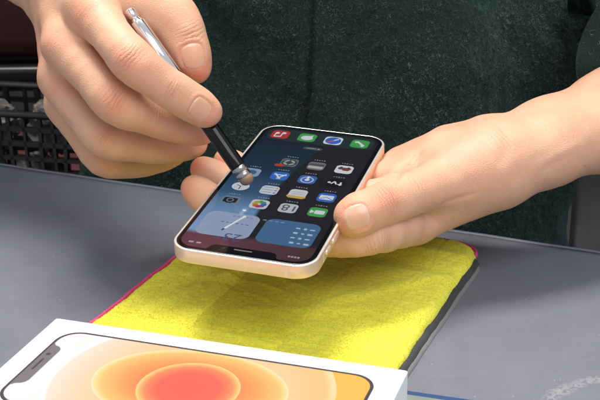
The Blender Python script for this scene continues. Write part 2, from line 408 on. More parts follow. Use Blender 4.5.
H_STEP = globals().get('H_STEP', .95)
def feature_pass(sp, V, N):
    tone = np.zeros((len(V), 4)); tone[:, 3] = 1
    for pts, w, dep in sp['grooves']:
        pts = [np.array(q) for q in pts]; L = 0; d = np.full(len(V), 99.); tt = np.zeros(len(V))
        tot = sum(np.linalg.norm(b - a) for a, b in zip(pts[:-1], pts[1:]))
        for a, b in zip(pts[:-1], pts[1:]):
            ab = b - a; q = V - a; hh = np.clip(q @ ab / (ab @ ab), 0, 1)
            dd = np.linalg.norm(q - hh[:, None] * ab, axis=1); l = np.linalg.norm(ab)
            m = dd < d; d[m] = dd[m]; tt[m] = (L + hh[m] * l) / tot; L += l
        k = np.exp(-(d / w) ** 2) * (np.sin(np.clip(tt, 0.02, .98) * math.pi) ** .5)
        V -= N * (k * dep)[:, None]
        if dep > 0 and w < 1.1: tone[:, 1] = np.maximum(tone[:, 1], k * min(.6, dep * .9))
    for q, r, s, ch in sp['spots']:
        d = np.linalg.norm(V - np.array(q), axis=1)
        tone[:, ch] = np.maximum(tone[:, ch], s * np.exp(-(d / r) ** 2))
    wco = np.zeros(len(V))
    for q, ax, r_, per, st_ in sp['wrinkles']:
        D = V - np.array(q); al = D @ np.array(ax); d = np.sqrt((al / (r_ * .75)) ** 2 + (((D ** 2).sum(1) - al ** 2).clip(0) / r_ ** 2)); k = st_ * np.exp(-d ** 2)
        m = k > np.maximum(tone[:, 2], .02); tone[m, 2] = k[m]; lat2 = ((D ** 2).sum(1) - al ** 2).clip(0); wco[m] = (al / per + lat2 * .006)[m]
    # skin folds that frame each nail
    for q, ax, n, w, l in sp['nails']:
        q, ax, n = np.array(q), np.array(ax), np.array(n); sd = np.cross(ax, n); D = V - q
        e = ((np.abs(D @ ax) / l) ** 3 + (np.abs(D @ sd) / w) ** 3) ** (1 / 3); m = (D @ n > -w * .9) & (np.linalg.norm(D, axis=1) < 14)
        fold = np.exp(-((e - 1.2) / .13) ** 2) * (D @ ax < l * .7)
        V += N * (m * (.38 * fold - .30 * (e < .98)))[:, None]
        tone[:, 0] = np.maximum(tone[:, 0], m * .45 * np.exp(-((e - 1.05) / .10) ** 2) * (D @ ax < l * .8))
    # low relief of the skin so that no stretch is perfectly smooth
    V += N * (.12 * np.sin(V[:, 0] * .31 + 1.3 * np.sin(V[:, 1] * .23)) * np.sin(V[:, 2] * .37 + V[:, 1] * .21))[:, None]
    return np.concatenate([tone, wco[:, None]], 1)

def bounds(sp, pad=26):
    P = []
    for k in ('index', 'middle', 'ring', 'pinky', 'thumb'): P += [q[:3] for q in sp[k]]
    for c in sp['palm']: P += [c[0:3], c[4:7]]
    P = np.array(P); return P.min(0) - pad, P.max(0) + pad

vs, fs, ts, off = [], [], [], 0
bodies = {}
def push(V, F, T):
    global off
    vs.append(V); fs.append(F + off); ts.append(T); off += len(V)
for key, cut in (('right_hand', (-205, None)), ('left_hand', (None, 238))):
    sp = HANDS[key]; b = hand_body(sp); bodies[key] = b; lo, hi = bounds(sp)
    lo2, hi2 = lo.copy(), hi.copy()
    if cut[0]: lo2[0] = cut[0]
    if cut[1]: hi2[0] = cut[1]
    V, F, N = b.mesh(H_STEP, lo2, hi2); T = feature_pass(sp, V, N); push(V, F, T)
    # the rest of the arm, coarser, up to the shoulders inside the jacket
    c = Body(); c.kc = 11
    arm = [list(q) for q in sp['palm'] if max(abs(q[0]), abs(q[4])) > 165]
    for q in arm: q[3] -= 1.2; q[7] -= 1.2
    end = np.array(arm[-1][4:7]); sh = np.array([-205, 905, 420.]) if key == 'right_hand' else np.array([215, 860, 420.])
    c.core = arm + [[*end, 36, *sh, 44], [*sh, 46, 0, 900, 430, 56], [0, 900, 430, 60, 0, 900, 60, 66]]
    A = np.array([q[:3] for q in c.core] + [q[4:7] for q in c.core])
    V, F, N = c.mesh(6.0, A.min(0) - 100, A.max(0) + 100)
    F = F[~((V[F][:, :, 0] > -196) & (V[F][:, :, 1] < 770) & (V[F][:, :, 0] < 228)).any(1)]
    T = np.zeros((len(V), 5)); T[:, 3] = 1; push(V, F, T)
V = np.concatenate(vs); F = np.concatenate(fs); T = np.concatenate(ts)
PO = np.array([0, 850, -100.])
person = empty('person', PO)
tag(person, 'person in dark green fleece holding a phone and pointing a stylus at its screen', 'person')
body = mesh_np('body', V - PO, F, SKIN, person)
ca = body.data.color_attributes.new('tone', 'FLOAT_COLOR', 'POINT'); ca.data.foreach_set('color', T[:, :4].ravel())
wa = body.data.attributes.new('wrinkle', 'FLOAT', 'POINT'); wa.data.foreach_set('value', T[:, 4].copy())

NAIL = NT('nail'); NAIL.set(Base_Color=(.76, .50, .42), Roughness=.28, Subsurface_Weight=.15, Subsurface_Scale=.003, Specular_IOR_Level=.5)
gx = NAIL.n('ShaderNodeAttribute'); gx.attribute_name = 'lun'
NAIL.set(Base_Color=NAIL.ramp(gx.outputs['Fac'], [(0, (.74, .48, .35)), (.2, (.71, .385, .255)), (.88, (.72, .40, .27)), (.97, (.78, .54, .40))])); NAIL = NAIL.m
for key in ('right_hand', 'left_hand'):
    b = bodies[key]
    for q, ax, n, w, l in HANDS[key]['nails']:
        q, ax, n = np.array(q), np.array(ax), np.array(n); sd = np.cross(ax, n)
        nu = nv = 21; G = []; luns = []
        for i in range(nu):
            for j in range(nv):
                u, v = 2 * i / (nu - 1) - 1, 2 * j / (nv - 1) - 1
                # square -> rounded plate
                uu = u * math.sqrt(1 - v * v * .42); vv = v * math.sqrt(1 - u * u * .30)
                G.append(q + ax * uu * l + sd * vv * w); luns.append((u + 1) / 2)
        G = np.array(G) + n * 6
        t = np.zeros(len(G))
        for _ in range(40): t += b.f(G - n * t[:, None]) * .8; t = np.minimum(t, 16)
        Pn = G - n * t[:, None]
        uv = np.array([(2 * i / (nu - 1) - 1, 2 * j / (nv - 1) - 1) for i in range(nu) for j in range(nv)])
        edge = np.maximum(np.abs(uv[:, 0]), np.abs(uv[:, 1])); prof = .18 * (1 - uv[:, 1] ** 2)
        Pn = Pn + n * (.10 + prof - .55 * np.clip((edge - .86) / .14, 0, 1) ** 2)[:, None]
        Fq = [(i * nv + j, (i + 1) * nv + j, (i + 1) * nv + j + 1, i * nv + j + 1) for i in range(nu - 1) for j in range(nv - 1)]
        o = mesh_np('fingernail', Pn - PO, Fq, NAIL, person)
        a_ = o.data.attributes.new('lun', 'FLOAT', 'POINT'); a_.data.foreach_set('value', luns)

# ------------------------------------------------------------------ fleece jacket
def torso_xy(th, z, grow=0):
    """outline of the body at height z; th = 0 is the wearer's side towards +x"""
    k = .98 + .05 * math.sin((z + 60) / 160) + (.10 * max(0, z - 200) / 230)
    a, b = (193 + grow) * k, (112 + grow) * (k - .10 * max(0, z - 200) / 230)
    e = 2 / 2.35
    c, s = math.cos(th), math.sin(th)
    x = a * abs(c) ** e * (1 if c > 0 else -1); y = b * abs(s) ** e * (1 if s > 0 else -1)
    # soft vertical drapes
    d = 9 * math.sin(5 * th + z * .012) + 2.6 * math.sin(13 * th + z * .03) + 2.2 * math.sin(9 * th - z * .02 + 1) + 2.5 * math.sin(z * .045 + 3 * th)
    r = math.hypot(x, y) or 1
    x += x / r * d; y += y / r * d
    # front overlap: a 3 mm step running down the chest
    f = (x - 18.5 - (z - 80) * .1)
    if y < 0: y -= 4.6 / (1 + math.exp(-f / .9)) - 8.0 * math.exp(-(f / 4) ** 2)
    q = math.radians(-14)
    return 17 + x * math.cos(q) - y * math.sin(q), 862 + x * math.sin(q) + y * math.cos(q)

FL = NT('fleece')
f1 = FL.noise(22, 5, .65); f2 = FL.noise(420, 5)
FL.set(Base_Color=FL.mix(FL.math('MULTIPLY', f2, 1.0), FL.mix(f1, (.008, .018, .016), (.018, .037, .033)), (.026, .048, .043)), Roughness=.95, Specular_IOR_Level=.1,
       Sheen_Weight=.35, Sheen_Roughness=.5, Sheen_Tint=(.35, .6, .55))
FL.bump(FL.noise(320, 5, .6, 1.2), .9, .003); FL = FL.m
CU = NT('fleece_pile')
oi = CU.math('ADD', CU.math('MULTIPLY', CU.noise(260, 3), .55), CU.math('MULTIPLY', CU.noise(16, 5, .65), .45))
CU.set(Base_Color=CU.ramp(oi, [(.38, (.011, .027, .025)), (.5, (.048, .080, .073)), (.60, (.18, .235, .22))]), Roughness=.8, Specular_IOR_Level=.25, Sheen_Weight=.3, Sheen_Tint=(.5, .8, .75)); CU = CU.m

nth = 560; zs = np.concatenate([np.arange(-330, -60, 12), np.arange(-60, 190, 2.5), np.arange(190, 431, 10)])
V = []
for z in zs:
    for i in range(nth):
        x, y = torso_xy(2 * math.pi * i / nth, z); V.append((x, y, z))
V = np.array(V); nz = len(zs)
i, k = np.meshgrid(np.arange(nth), np.arange(nz - 1)); i = i.ravel(); k = k.ravel()
F = np.stack([k * nth + i, k * nth + (i + 1) % nth, (k + 1) * nth + (i + 1) % nth, (k + 1) * nth + i], 1)
def vnoise(P, s, seed=0):
    """cheap smooth noise from summed sines"""
    r = np.random.default_rng(seed); o = np.zeros(len(P))
    for _ in range(10):
        d = r.normal(size=3); d /= np.linalg.norm(d); o += np.sin(P @ d * (2 * math.pi / s) * r.uniform(.6, 1.6) + r.uniform(0, 6.3))
    return o / 4.5
cc = np.array([12, 862, 0.]); Nn = V - cc; Nn[:, 2] = 0; Nn /= np.linalg.norm(Nn, axis=1)[:, None]
V += Nn * (vnoise(V, 14, 3) * 1.2 + vnoise(V, 45, 4) * 2.2 + np.abs(vnoise(V, 7, 5)) * 1.8 + vnoise(V, 4.5, 6) * .5)[:, None]
# cap over the shoulders and sleeves, in the same garment mesh
VJ = [V - PO]; FJ = [F]; offj = len(V)
def tube(nodes, n=72, m=60, seed=1):
    global offj
    N = np.array(nodes, float); t = np.linspace(0, len(N) - 1, m); ctr = np.stack([np.interp(t, range(len(N)), N[:, c]) for c in range(4)], 1)
    out = []
    for a in range(m):
        d = ctr[min(a + 1, m - 1), :3] - ctr[max(a - 1, 0), :3]; d /= np.linalg.norm(d)
        x = np.cross(d, (0.1, 1, .2)); x /= np.linalg.norm(x); y = np.cross(d, x)
        for b in range(n):
            q = 2 * math.pi * b / n
            out.append(ctr[a, :3] + (x * math.cos(q) + y * math.sin(q)) * (ctr[a, 3] + 1.8 * math.sin(a * 1.1 + 2 * q)))
    P = np.array(out); P += (vnoise(P, 20, seed) * 1.2)[:, None] * .6
    a, b = np.meshgrid(np.arange(m - 1), np.arange(n), indexing='ij'); a = a.ravel(); b = b.ravel()
    Fq = np.stack([a * n + b, (a + 1) * n + b, (a + 1) * n + (b + 1) % n, a * n + (b + 1) % n], 1) + offj
    VJ.append(P - PO); FJ.append(Fq); offj += len(P)
    return P
SL = [(206, 690, 106, 26), (190, 700, 110, 40), (205, 704, 112, 46), (300, 712, 120, 47), (262, 790, 270, 60), (205, 862, 410, 74), (60, 880, 440, 70), (20, 880, 470, 60)]
SR = [(-212, 757, 190, 26), (-204, 752, 187, 38), (-222, 764, 192, 42), (-285, 806, 222, 47), (-248, 850, 310, 60), (-190, 880, 410, 74), (-40, 890, 440, 70), (0, 890, 470, 60)]
tube([(213, 662, 87, 41), (219, 665, 89, 43), (232, 671, 93, 42), (262, 687, 102, 46), (300, 710, 117, 46)], seed=13); PL = tube(SL, seed=11); PR = tube(SR, seed=12)
jacket = mesh_np('fleece_jacket', np.concatenate(VJ), np.concatenate(FJ), FL, person)

def curls(n, P0, N0, rad, lift, thick, seed=1):
    """n little curled strands of wool rooted at P0 with normals N0"""
    r = np.random.default_rng(seed); m = 7
    t1 = np.cross(N0, r.normal(size=(n, 3))); t1 /= np.linalg.norm(t1, axis=1)[:, None]; t2 = np.cross(N0, t1)
    R_ = r.uniform(*rad, n)[:, None]; arc = r.uniform(1.4, 5.0, n)[:, None]; L_ = r.uniform(*lift, n)[:, None]
    sgn = r.choice([-1, 1], n)[:, None]; C = []
    for s in range(m):
        q = s / (m - 1); a = arc * q * sgn
        rr_ = R_ * (1 - .35 * q)
        C.append(P0 + t1 * (np.cos(a) - 1) * rr_ + t2 * np.sin(a) * rr_ + N0 * L_ * (math.sin(q * 2.4) * 1.0 - .25 * q))
    C = np.stack(C, 1)                                        # n, m, 3
    D = np.gradient(C, axis=1); D /= np.linalg.norm(D, axis=2, keepdims=True) + 1e-9
    X = np.cross(D, N0[:, None, :] + .01); X /= np.linalg.norm(X, axis=2, keepdims=True) + 1e-9; Y = np.cross(D, X)
    th = (r.uniform(*thick, n)[:, None, None]) * np.linspace(1, .35, m)[None, :, None]
    ring = [C + (X * math.cos(q) + Y * math.sin(q)) * th for q in (0, 2.094, 4.189)]
    Vv = np.stack(ring, 2).reshape(-1, 3)                     # (n*m*3)
    base = (np.arange(n) * m * 3)[:, None, None]
    k_ = np.arange(m - 1)[None, :, None] * 3; e = np.arange(3)[None, None, :]
    a = base + k_ + e; b = base + k_ + (e + 1) % 3
    Fv = np.stack([a, b, b + 3, a + 3], -1).reshape(-1, 4)
    return Vv, Fv
def scatter(Vm, Fm, mask_f, n, seed):
    r = np.random.default_rng(seed); Q = Vm[Fm[mask_f]]
    ar = np.linalg.norm(np.cross(Q[:, 1] - Q[:, 0], Q[:, 3] - Q[:, 0]), axis=1); p_ = ar / ar.sum()
    ix = r.choice(len(Q), n, p=p_); u = r.random((n, 1)); v = r.random((n, 1)); q = Q[ix]
    P = (q[:, 0] * (1 - u) + q[:, 1] * u) * (1 - v) + (q[:, 3] * (1 - u) + q[:, 2] * u) * v
    N = np.cross(q[:, 1] - q[:, 0], q[:, 3] - q[:, 0]); N /= np.linalg.norm(N, axis=1)[:, None] + 1e-9
    return P, N
fc = V[F].mean(1)
front = (fc[:, 2] > -45) & (fc[:, 2] < 185) & (fc[:, 1] < 862 + 50)
P_, N_ = scatter(V, F, front, 62000, 5)
cv, cf = curls(len(P_), P_, N_, (.4, 1.9), (.5, 2.4), (.08, .22), 6)
JV = np.concatenate(VJ) + PO; JF = np.concatenate(FJ); fj = JV[JF].mean(1)
sm = (np.arange(len(JF)) >= len(F)) & (fj[:, 2] < 240)
P_, N_ = scatter(JV, JF, sm, 5000, 8)
c = np.where((P_[:, 0] > 0)[:, None], np.array([230, 690, 110.]), np.array([-230, 770, 190.]))
N_ = np.where((((P_ - c) * N_).sum(1) < 0)[:, None], -N_, N_)
cv2, cf2 = curls(len(P_), P_, N_, (.8, 2.6), (.6, 2.2), (.12, .26), 9)
pile = mesh_np('wool_pile', np.concatenate([cv, cv2]) - PO, np.concatenate([cf, cf2 + len(cv)]), CU, jacket)

# ------------------------------------------------------------------ table, mat, cloth  (v runs along the table edge, u across it)
UV = np.array([[.918, -.396, 0], [.396, .918, 0], [0, 0, 1]])
def uv(v, u, z): return tuple(UV[0] * v + UV[1] * u + np.array([0, 0, z]))
ROT = math.atan2(-.396, .918)

t = NT('mat_surface')
n1 = t.noise(9, 5, .6); n2 = t.noise(900, 2); n3 = t.noise(35, 6, .7)
c = t.mix(n1, (.112, .120, .150), (.170, .180, .214))
c = t.mix(t.math('MULTIPLY', n3, .35), c, (.17, .175, .195))
# paler rubbed arc and specks
mp = t.n('ShaderNodeMapping'); t.l(t.coord(), mp.inputs[0]); mp.inputs['Location'].default_value = (-.1415, -.4445, 0)
ln = t.n('ShaderNodeVectorMath'); ln.operation = 'LENGTH'; t.l(mp.outputs[0], ln.inputs[0])
wob = t.math('ADD', ln.outputs['Value'], t.math('MULTIPLY', t.noise(70, 5, .7), .012))
ringf = t.math('SUBTRACT', 1, t.math('DIVIDE', t.math('ABSOLUTE', t.math('SUBTRACT', wob, .0435)), .0040), clamp=True)
ringf = t.math('MULTIPLY', t.math('POWER', ringf, .5), t.math('GREATER_THAN', t.noise(420, 4, .7), .47))
c = t.mix(t.math('MULTIPLY', ringf, .4), c, (.40, .385, .36))
sp = t.math('GREATER_THAN', t.noise(420, 2, .5), .73)
c = t.mix(t.math('MULTIPLY', sp, .55), c, (.35, .36, .40))
scr = t.n('ShaderNodeTexNoise'); scr.inputs['Scale'].default_value = 22; scr.inputs['Detail'].default_value = 3
mp2 = t.n('ShaderNodeMapping'); t.l(t.coord(), mp2.inputs[0]); mp2.inputs['Rotation'].default_value = (0, 0, .9); mp2.inputs['Scale'].default_value = (1, 26, 1); t.l(mp2.outputs[0], scr.inputs['Vector'])
c = t.mix(t.math('MULTIPLY', t.ramp(scr.outputs['Fac'], [(.66, 0), (.74, 1)]), .16), c, (.3, .31, .34))
t.set(Base_Color=c, Roughness=t.ramp(n3, [(.3, .36), (.7, .52)]), Specular_IOR_Level=.45)
h = t.math('ADD', t.math('MULTIPLY', n2, .5), t.noise(2400, 2)); t.bump(h, .25, .0003)
MAT = t.m

root = empty('table', uv(-150, 450, -3))
tag(root, 'greenish grey table top under the slate grey work mat', 'table')
def plate(name, v0, v1, u0, u1, z0, z1, mat, parent, bw=.8):
    mb = MB(); mb.box(v0, v1, u0, u1, z0, z1); Vv = [np.array(uv(*q)) for q in mb.V]
    base = np.array(parent.location) / S
    o = mesh_np(name, [q - base for q in Vv], mb.F, mat, parent, True); bevel(o, bw); return o
plate('tabletop', -1000, 620, 120, 645, -28, -.6, simple('laminate', (.13, .16, .15), .5, 0, 60, .1, .25), root, 3)
leg = simple('leg_metal', (.05, .05, .055), .4, .6)
for v_ in (-960, 580):
    for u_ in (150, 600): plate('leg', v_, v_ + 35, u_, u_ + 35, -740, -29, leg, root, 3)

root = empty('work_mat', uv(-150, 550, -3)); base = np.array(uv(-150, 550, -3))
tag(root, 'slate grey work mat covering the table, scuffed with a pale rubbed arc', 'mat')
# a top sheet whose back edge rolls down over the table edge
nv_, nu_ = 240, 60; prof = [(u, 0.) for u in np.linspace(180, 642, 70)] + [(643 + 5 * math.sin(q), .9 - 5.5 + 5.5 * math.cos(q)) for q in (-.9, -.6, -.3)] + [(642 + 6 * math.sin(q), -6 + 6 * math.cos(q)) for q in np.linspace(.12, 1.57, 12)] + [(648, -12), (648, -22)]
Vv = []
for u_, z_ in prof:
    for v_ in np.linspace(-900, 560, nv_):
        Vv.append(np.array(uv(v_, u_ + .5 * math.sin(v_ * .02) + .25 * math.sin(v_ * .11), z_ + .0)) - base)
Fq = [(a * nv_ + b, a * nv_ + b + 1, (a + 1) * nv_ + b + 1, (a + 1) * nv_ + b) for a in range(len(prof) - 1) for b in range(nv_ - 1)]
o = mesh_np('mat_top', Vv, Fq, MAT, root); 
# shader uses object coordinates in world placement: keep the origin of the pattern at the scene origin
o.data.transform(Matrix.Translation(Vector(base * S))); o.location = tuple(-base * S)

pc = np.array([-49.24, 425.8, 0]); pad_o = empty('cutting_pad', pc, (0, 0, -.305)); tag(pad_o, 'thin grey green pad with a blue border strip, poking out from under the white box', 'pad')
mb = MB(); mb.loft([[(x, y, z) for x, y in rr(90, 9.4, 290, 130, 3, 4)] for z in (.1, .4)]); mb.build('pad_sheet', simple('pad_green', (.16, .19, .18), .5, 0, 300, .2, .3), pad_o)
mb = MB(); o_, i_ = rr(90, 9.4, 290, 130, 3, 4), rr(90, 9.4, 284, 124, 2, 4); n_ = len(o_)
for a in range(n_):
    b = (a + 1) % n_; mb.add([(*o_[a], 0.5), (*o_[b], 0.5), (*i_[b], 0.5), (*i_[a], 0.5)], [(0, 1, 2, 3)])
mb.build('blue_border', simple('blue_edge', (.012, .05, .15), .5, 0, 300, .3, .3), pad_o)

# ---- cloth
base = np.array(uv(-230, 530, 0)); root = empty('microfiber_cloth', base)
tag(root, 'fluffy yellow microfiber cloth with pink hem lying folded on the grey mat', 'cloth')
def outline_inset(v, u, v0, v1, u0, u1, r):
    """signed distance inside a rounded rectangle"""
    cx, cy, hw, hh = (v0 + v1) / 2, (u0 + u1) / 2, (v1 - v0) / 2 - r, (u1 - u0) / 2 - r
    qx, qy = np.abs(v - cx) - hw, np.abs(u - cy) - hh
    return r - (np.hypot(np.maximum(qx, 0), np.maximum(qy, 0)) + np.minimum(np.maximum(qx, qy), 0))
def sheet(name, v0, v1, u0, u1, r, zt, th, step, mat, parent, disp, wob=1.2):
    nvv = int((v1 - v0) / step) + 1; nuu = int((u1 - u0) / step) + 1
    a, b = np.meshgrid(np.linspace(v0, v1, nvv), np.linspace(u0, u1, nuu))
    a = a.ravel(); b = b.ravel()
    # squeeze the corners of the grid into a rounded outline
    d = outline_inset(a, b, v0, v1, u0, u1, r)
    cx, cy = (v0 + v1) / 2, (u0 + u1) / 2
    for _ in range(6):
        m = d < 0; k = 1 + d[m] / (np.hypot(a[m] - cx, b[m] - cy) + 1e-6)
        a[m] = cx + (a[m] - cx) * k; b[m] = cy + (b[m] - cy) * k
        d = outline_inset(a, b, v0, v1, u0, u1, r)
    d = np.maximum(d, 0)
    a2 = a + wob * np.sin(b * .11) * .8 + wob * .5 * np.sin(b * .29 + 1); b2 = b + wob * np.sin(a * .09)
    P = np.stack([a2, b2, np.zeros_like(a)], 1)
    rim = np.sqrt(np.clip(1 - (1 - np.clip(d / th, 0, 1)) ** 2, 0, 1))
    z = zt - th + th * rim + disp(P, d) * rim
    W = np.stack([a2, b2, z], 1); W = W[:, :1] * UV[0] + W[:, 1:2] * UV[1] + W[:, 2:] * UV[2]
    Fq = np.array([(q * nvv + s, q * nvv + s + 1, (q + 1) * nvv + s + 1, (q + 1) * nvv + s) for q in range(nuu - 1) for s in range(nvv - 1)])
    # flat underside
    Wb = W.copy(); Wb[:, 2] = zt - th - .05; n_ = len(W)
    edge = [s for s in range(nvv)] + [q * nvv + nvv - 1 for q in range(1, nuu)] + [(nuu - 1) * nvv + s for s in range(nvv - 2, -1, -1)] + [q * nvv for q in range(nuu - 2, 0, -1)]
    ring = np.array([[edge[i], edge[(i + 1) % len(edge)]] for i in range(len(edge))])
    side = np.stack([ring[:, 1], ring[:, 0], ring[:, 0] + n_, ring[:, 1] + n_], 1)
    return mesh_np(name, np.concatenate([W, Wb]) - np.array(parent.location) / S, np.concatenate([Fq, side]), mat, parent), W, Fq
def bands(P):
    """nap brushed in broad rectangular stripes where the cloth was folded"""
    v, u = P[:, 0], P[:, 1]
    return ((v > -259) & (v < -209.5) & (u > 463)) * 1.0 + (v < -291) * .3 + ((v > -209.5) & (v < -172)) * .35 - (v > -172) * .35 - ((v < -259) & (v > -291)) * .2
def ydisp(P, d):
    v, u = P[:, 0], P[:, 1]
    z = .9 * vnoise(P, 60, 21) + .28 * vnoise(P * np.array([1, 2.2, 1]), 9, 22) + .18 * np.abs(vnoise(P * np.array([1.6, 1, 1]), 3.6, 23)) + .10 * vnoise(P, 2.0, 24)
    for v_ in (-259, -209.5, -172, -291): z -= .55 * np.exp(-((v - v_ - .4 * np.sin(u * .08)) / 1.0) ** 2)
    for u_ in (463, 566): z -= .6 * np.exp(-((u - u_ - .8 * np.sin(v * .07)) / 1.6) ** 2)
    z += 1.0 * np.maximum(0, np.sin((u * .80 + v * .35) * .62 + 1.3 * np.sin(v * .09) + vnoise(P, 25, 61))) ** 3 * np.exp(-((v + 238) / 26) ** 2 - ((u - 525) / 30) ** 2)
    # long soft wrinkles fanning out from under the hand
    for (a0, b0, ang, w, hgt) in ((-200, 585, .12, 5, 2.8), (-185, 572, -.08, 6, -2.4), (-255, 560, .5, 6, 1.3), (-178, 540, .9, 5, 1.4), (-275, 500, 1.2, 5, 1.2), (-215, 495, .35, 5, 1.3)):
        s_ = -(v - a0) * math.sin(ang) + (u - b0) * math.cos(ang); l_ = (v - a0) * math.cos(ang) + (u - b0) * math.sin(ang)
        z += hgt * np.exp(-(s_ / w) ** 2) * np.exp(-(l_ / 45) ** 2)
    return z
t = NT('yellow_microfiber')
at = t.n('ShaderNodeAttribute'); at.attribute_name = 'nap'
n1 = t.noise(40, 5); n2 = t.noise(700, 4)
c = t.mix(n1, (.76, .72, .05), (.84, .80, .10)); c = t.mix(t.math('MULTIPLY', n2, .25), c, (.70, .65, .04))
c = t.mix(at.outputs['Fac'], c, (.47, .42, .012))
t.set(Base_Color=c, Roughness=.9, Specular_IOR_Level=.15, Sheen_Weight=.25, Sheen_Tint=(1, 1, .5), Subsurface_Weight=.0)
t.bump(t.noise(900, 4, .7), .16, .001); YEL = t.m
pad, W, Fq = sheet('yellow_pile', -307.5, -152, 424, 614, 16, 8.2, 6.5, .75, YEL, root, ydisp, .45)
nap = np.clip(bands(np.stack([W @ UV[0], W @ UV[1], W[:, 2]], 1)) * .42 + .14, 0, 1)
a_ = pad.data.attributes.new('nap', 'FLOAT', 'POINT'); a_.data.foreach_set('value', np.concatenate([nap, nap]))
# loose loops of pile
P_, N_ = scatter(W, Fq, np.ones(len(Fq), bool), 34000, 31)
N_ = np.where(N_[:, 2:] < 0, -N_, N_)
cv, cf = curls(len(P_), P_, N_, (.2, .5), (.08, .34), (.07, .14), 32)
loops = mesh_np('pile_loops', cv - base, cf, YEL, pad)
ln_ = np.clip(bands(np.stack([P_ @ UV[0], P_ @ UV[1], P_[:, 2]], 1)) * .42 + .14, 0, 1) + rng.uniform(-.05, .05, len(P_))
a_ = loops.data.attributes.new('nap', 'FLOAT', 'POINT'); a_.data.foreach_set('value', np.clip(np.repeat(ln_, 21), 0, 1))
dv = lambda P, d: .25 * vnoise(P, 12, 41) + .1 * vnoise(P, 3, 42)
sheet('dark_backing', -303, -149, 424, 606, 12, 3.6, 3.0, 1.2, simple('charcoal_cloth', (.045, .045, .048), .95, 0, 900, .6, .3), root, dv, .2)
sheet('grey_trim', -300, -147.8, 426, 601, 10, 1.5, 1.3, 1.5, simple('grey_trim', (.17, .165, .165), .9, 0, 900, .6, .2), root, dv, .15)
# pink overlocked hem along the left and back edges
mb = MB(); hem = []
path = [(-308.6, q) for q in np.arange(428, 600, 1.2)] + [(-293 + -15.6 * math.cos(q), 599 + 15.6 * math.sin(q)) for q in np.linspace(0.1, 1.5, 18)] + [(q, 614.8) for q in np.arange(-291, -168, 1.2)] + [(-168 + 15.6 * math.sin(q), 599 + 15.6 * math.cos(q)) for q in np.linspace(0, 1.4, 18)]
rings = []
for k_, (v_, u_) in enumerate(path):
    a = np.array(path[max(k_ - 1, 0)]); b_ = np.array(path[min(k_ + 1, len(path) - 1)]); d = (b_ - a) / (np.linalg.norm(b_ - a) + 1e-9); nn = np.array([-d[1], d[0]])
    vv = v_ + .45 * math.sin(u_ * .11) * .8 + .22 * math.sin(u_ * .29 + 1); uu = u_ + .45 * math.sin(v_ * .09)
    r_ = .85 + .25 * (k_ % 2)
    rings.append([np.array(uv(vv + nn[0] * math.cos(q) * r_, uu + nn[1] * math.cos(q) * r_, 4.2 + math.sin(q) * r_ * 1.9)) - base for q in np.linspace(0, 2 * math.pi, 8, endpoint=False)])
mb.loft(rings); mb.build('hem', simple('pink_hem', (.62, .06, .19), .8, 0, 1500, .6, .3), root, True)

# ------------------------------------------------------------------ phone box
BZ = -.326; bc = np.array([-49.24 + math.sin(.326) * 5.5, 425.8 + math.cos(.326) * 5.5, 0])
root = empty('phone_box', bc, (0, 0, BZ))
tag(root, 'white retail phone box with a glowing orange ring wallpaper printed on its lid', 'box')
t = NT('box_card'); t.set(Base_Color=(.86, .86, .87), Roughness=.38, Specular_IOR_Level=.4); t.bump(t.noise(500, 3), .05, .0002); CARD = t.m
BWd, BDp = 166.5, 82.0
mb = MB(); mb.loft([[(x, y, z) for x, y in rr(0, 0, BWd, BDp, 1.2, 4)] for z in (.2, 28)])
o = mb.build('lid', CARD, root); bevel(o, .5, 3, 50)
mb = MB(); mb.loft([[(x, y, z) for x, y in rr(0, 0, BWd - 1.6, BDp - 1.6, 1, 4)] for z in (.02, 3)]); mb.build('base_tray', CARD, root)
# printed picture of the handset: dark outline, notch and wallpaper
t = NT('wallpaper_print')
sx = t.n('ShaderNodeSeparateXYZ'); t.l(t.coord(), sx.inputs[0])
X, Y = sx.outputs[0], sx.outputs[1]
def ell(cx, cy, rx, ry):
    a = t.math('DIVIDE', t.math('SUBTRACT', X, cx * S), rx * S); b = t.math('DIVIDE', t.math('SUBTRACT', Y, cy * S), ry * S)
    return t.math('SQRT', t.math('ADD', t.math('MULTIPLY', a, a), t.math('MULTIPLY', b, b)))
side = t.math('MULTIPLY_ADD', X, 1 / .15, .5, clamp=True)              # 0 left end .. 1 right end
outer = t.mix(t.math('SMOOTH_MIN', side, 1, .1), (.86, .83, .80), (.95, .60, .13))
outer = t.mix(t.ramp(side, [(0, 0), (.55, .05), (.8, 1)]), (.95, 1, 1), (1, .64, .12))
e3 = ell(0, 0, 61.5, 60); e2 = ell(0, 2, 42.5, 29.5); e1 = ell(.5, 5.5 - 5.5, 21.8, 21.3)
r3 = t.mix(t.ramp(side, [(.15, 0), (.6, 1)]), (.98, .98, .98), (1, .66, .22))
r3 = t.mix(t.ramp(e3, [(.6, 1), (.93, .45), (1, .3)]), r3, (1, .74, .48))
r3 = t.mix(t.ramp(e3, [(.93, 0), (.985, 1), (1, 1)]), r3, t.mix(side, (1.25, 1.5, 1.7), (1, .80, .42)))
r2 = t.ramp(e2, [(0, (.92, .20, .12)), (.50, (.95, .30, .13)), (.70, (.97, .46, .16)), (.90, (.99, .66, .24)), (.965, (.99, .86, .42)), (1, (1, 1, .8))])
r1 = t.ramp(e1, [(0, (.93, .13, .11)), (.60, (.93, .15, .12)), (.84, (.96, .32, .16)), (.95, (.99, .66, .24)), (1, (1, .98, .5))])
def soft(e, w): return t.ramp(e, [(1 - w, 1), (1, 0)])
c = t.mix(t.math('LESS_THAN', e3, 1), outer, r3); c = t.mix(soft(e2, .012), c, r2); c = t.mix(soft(e1, .02), c, r1)
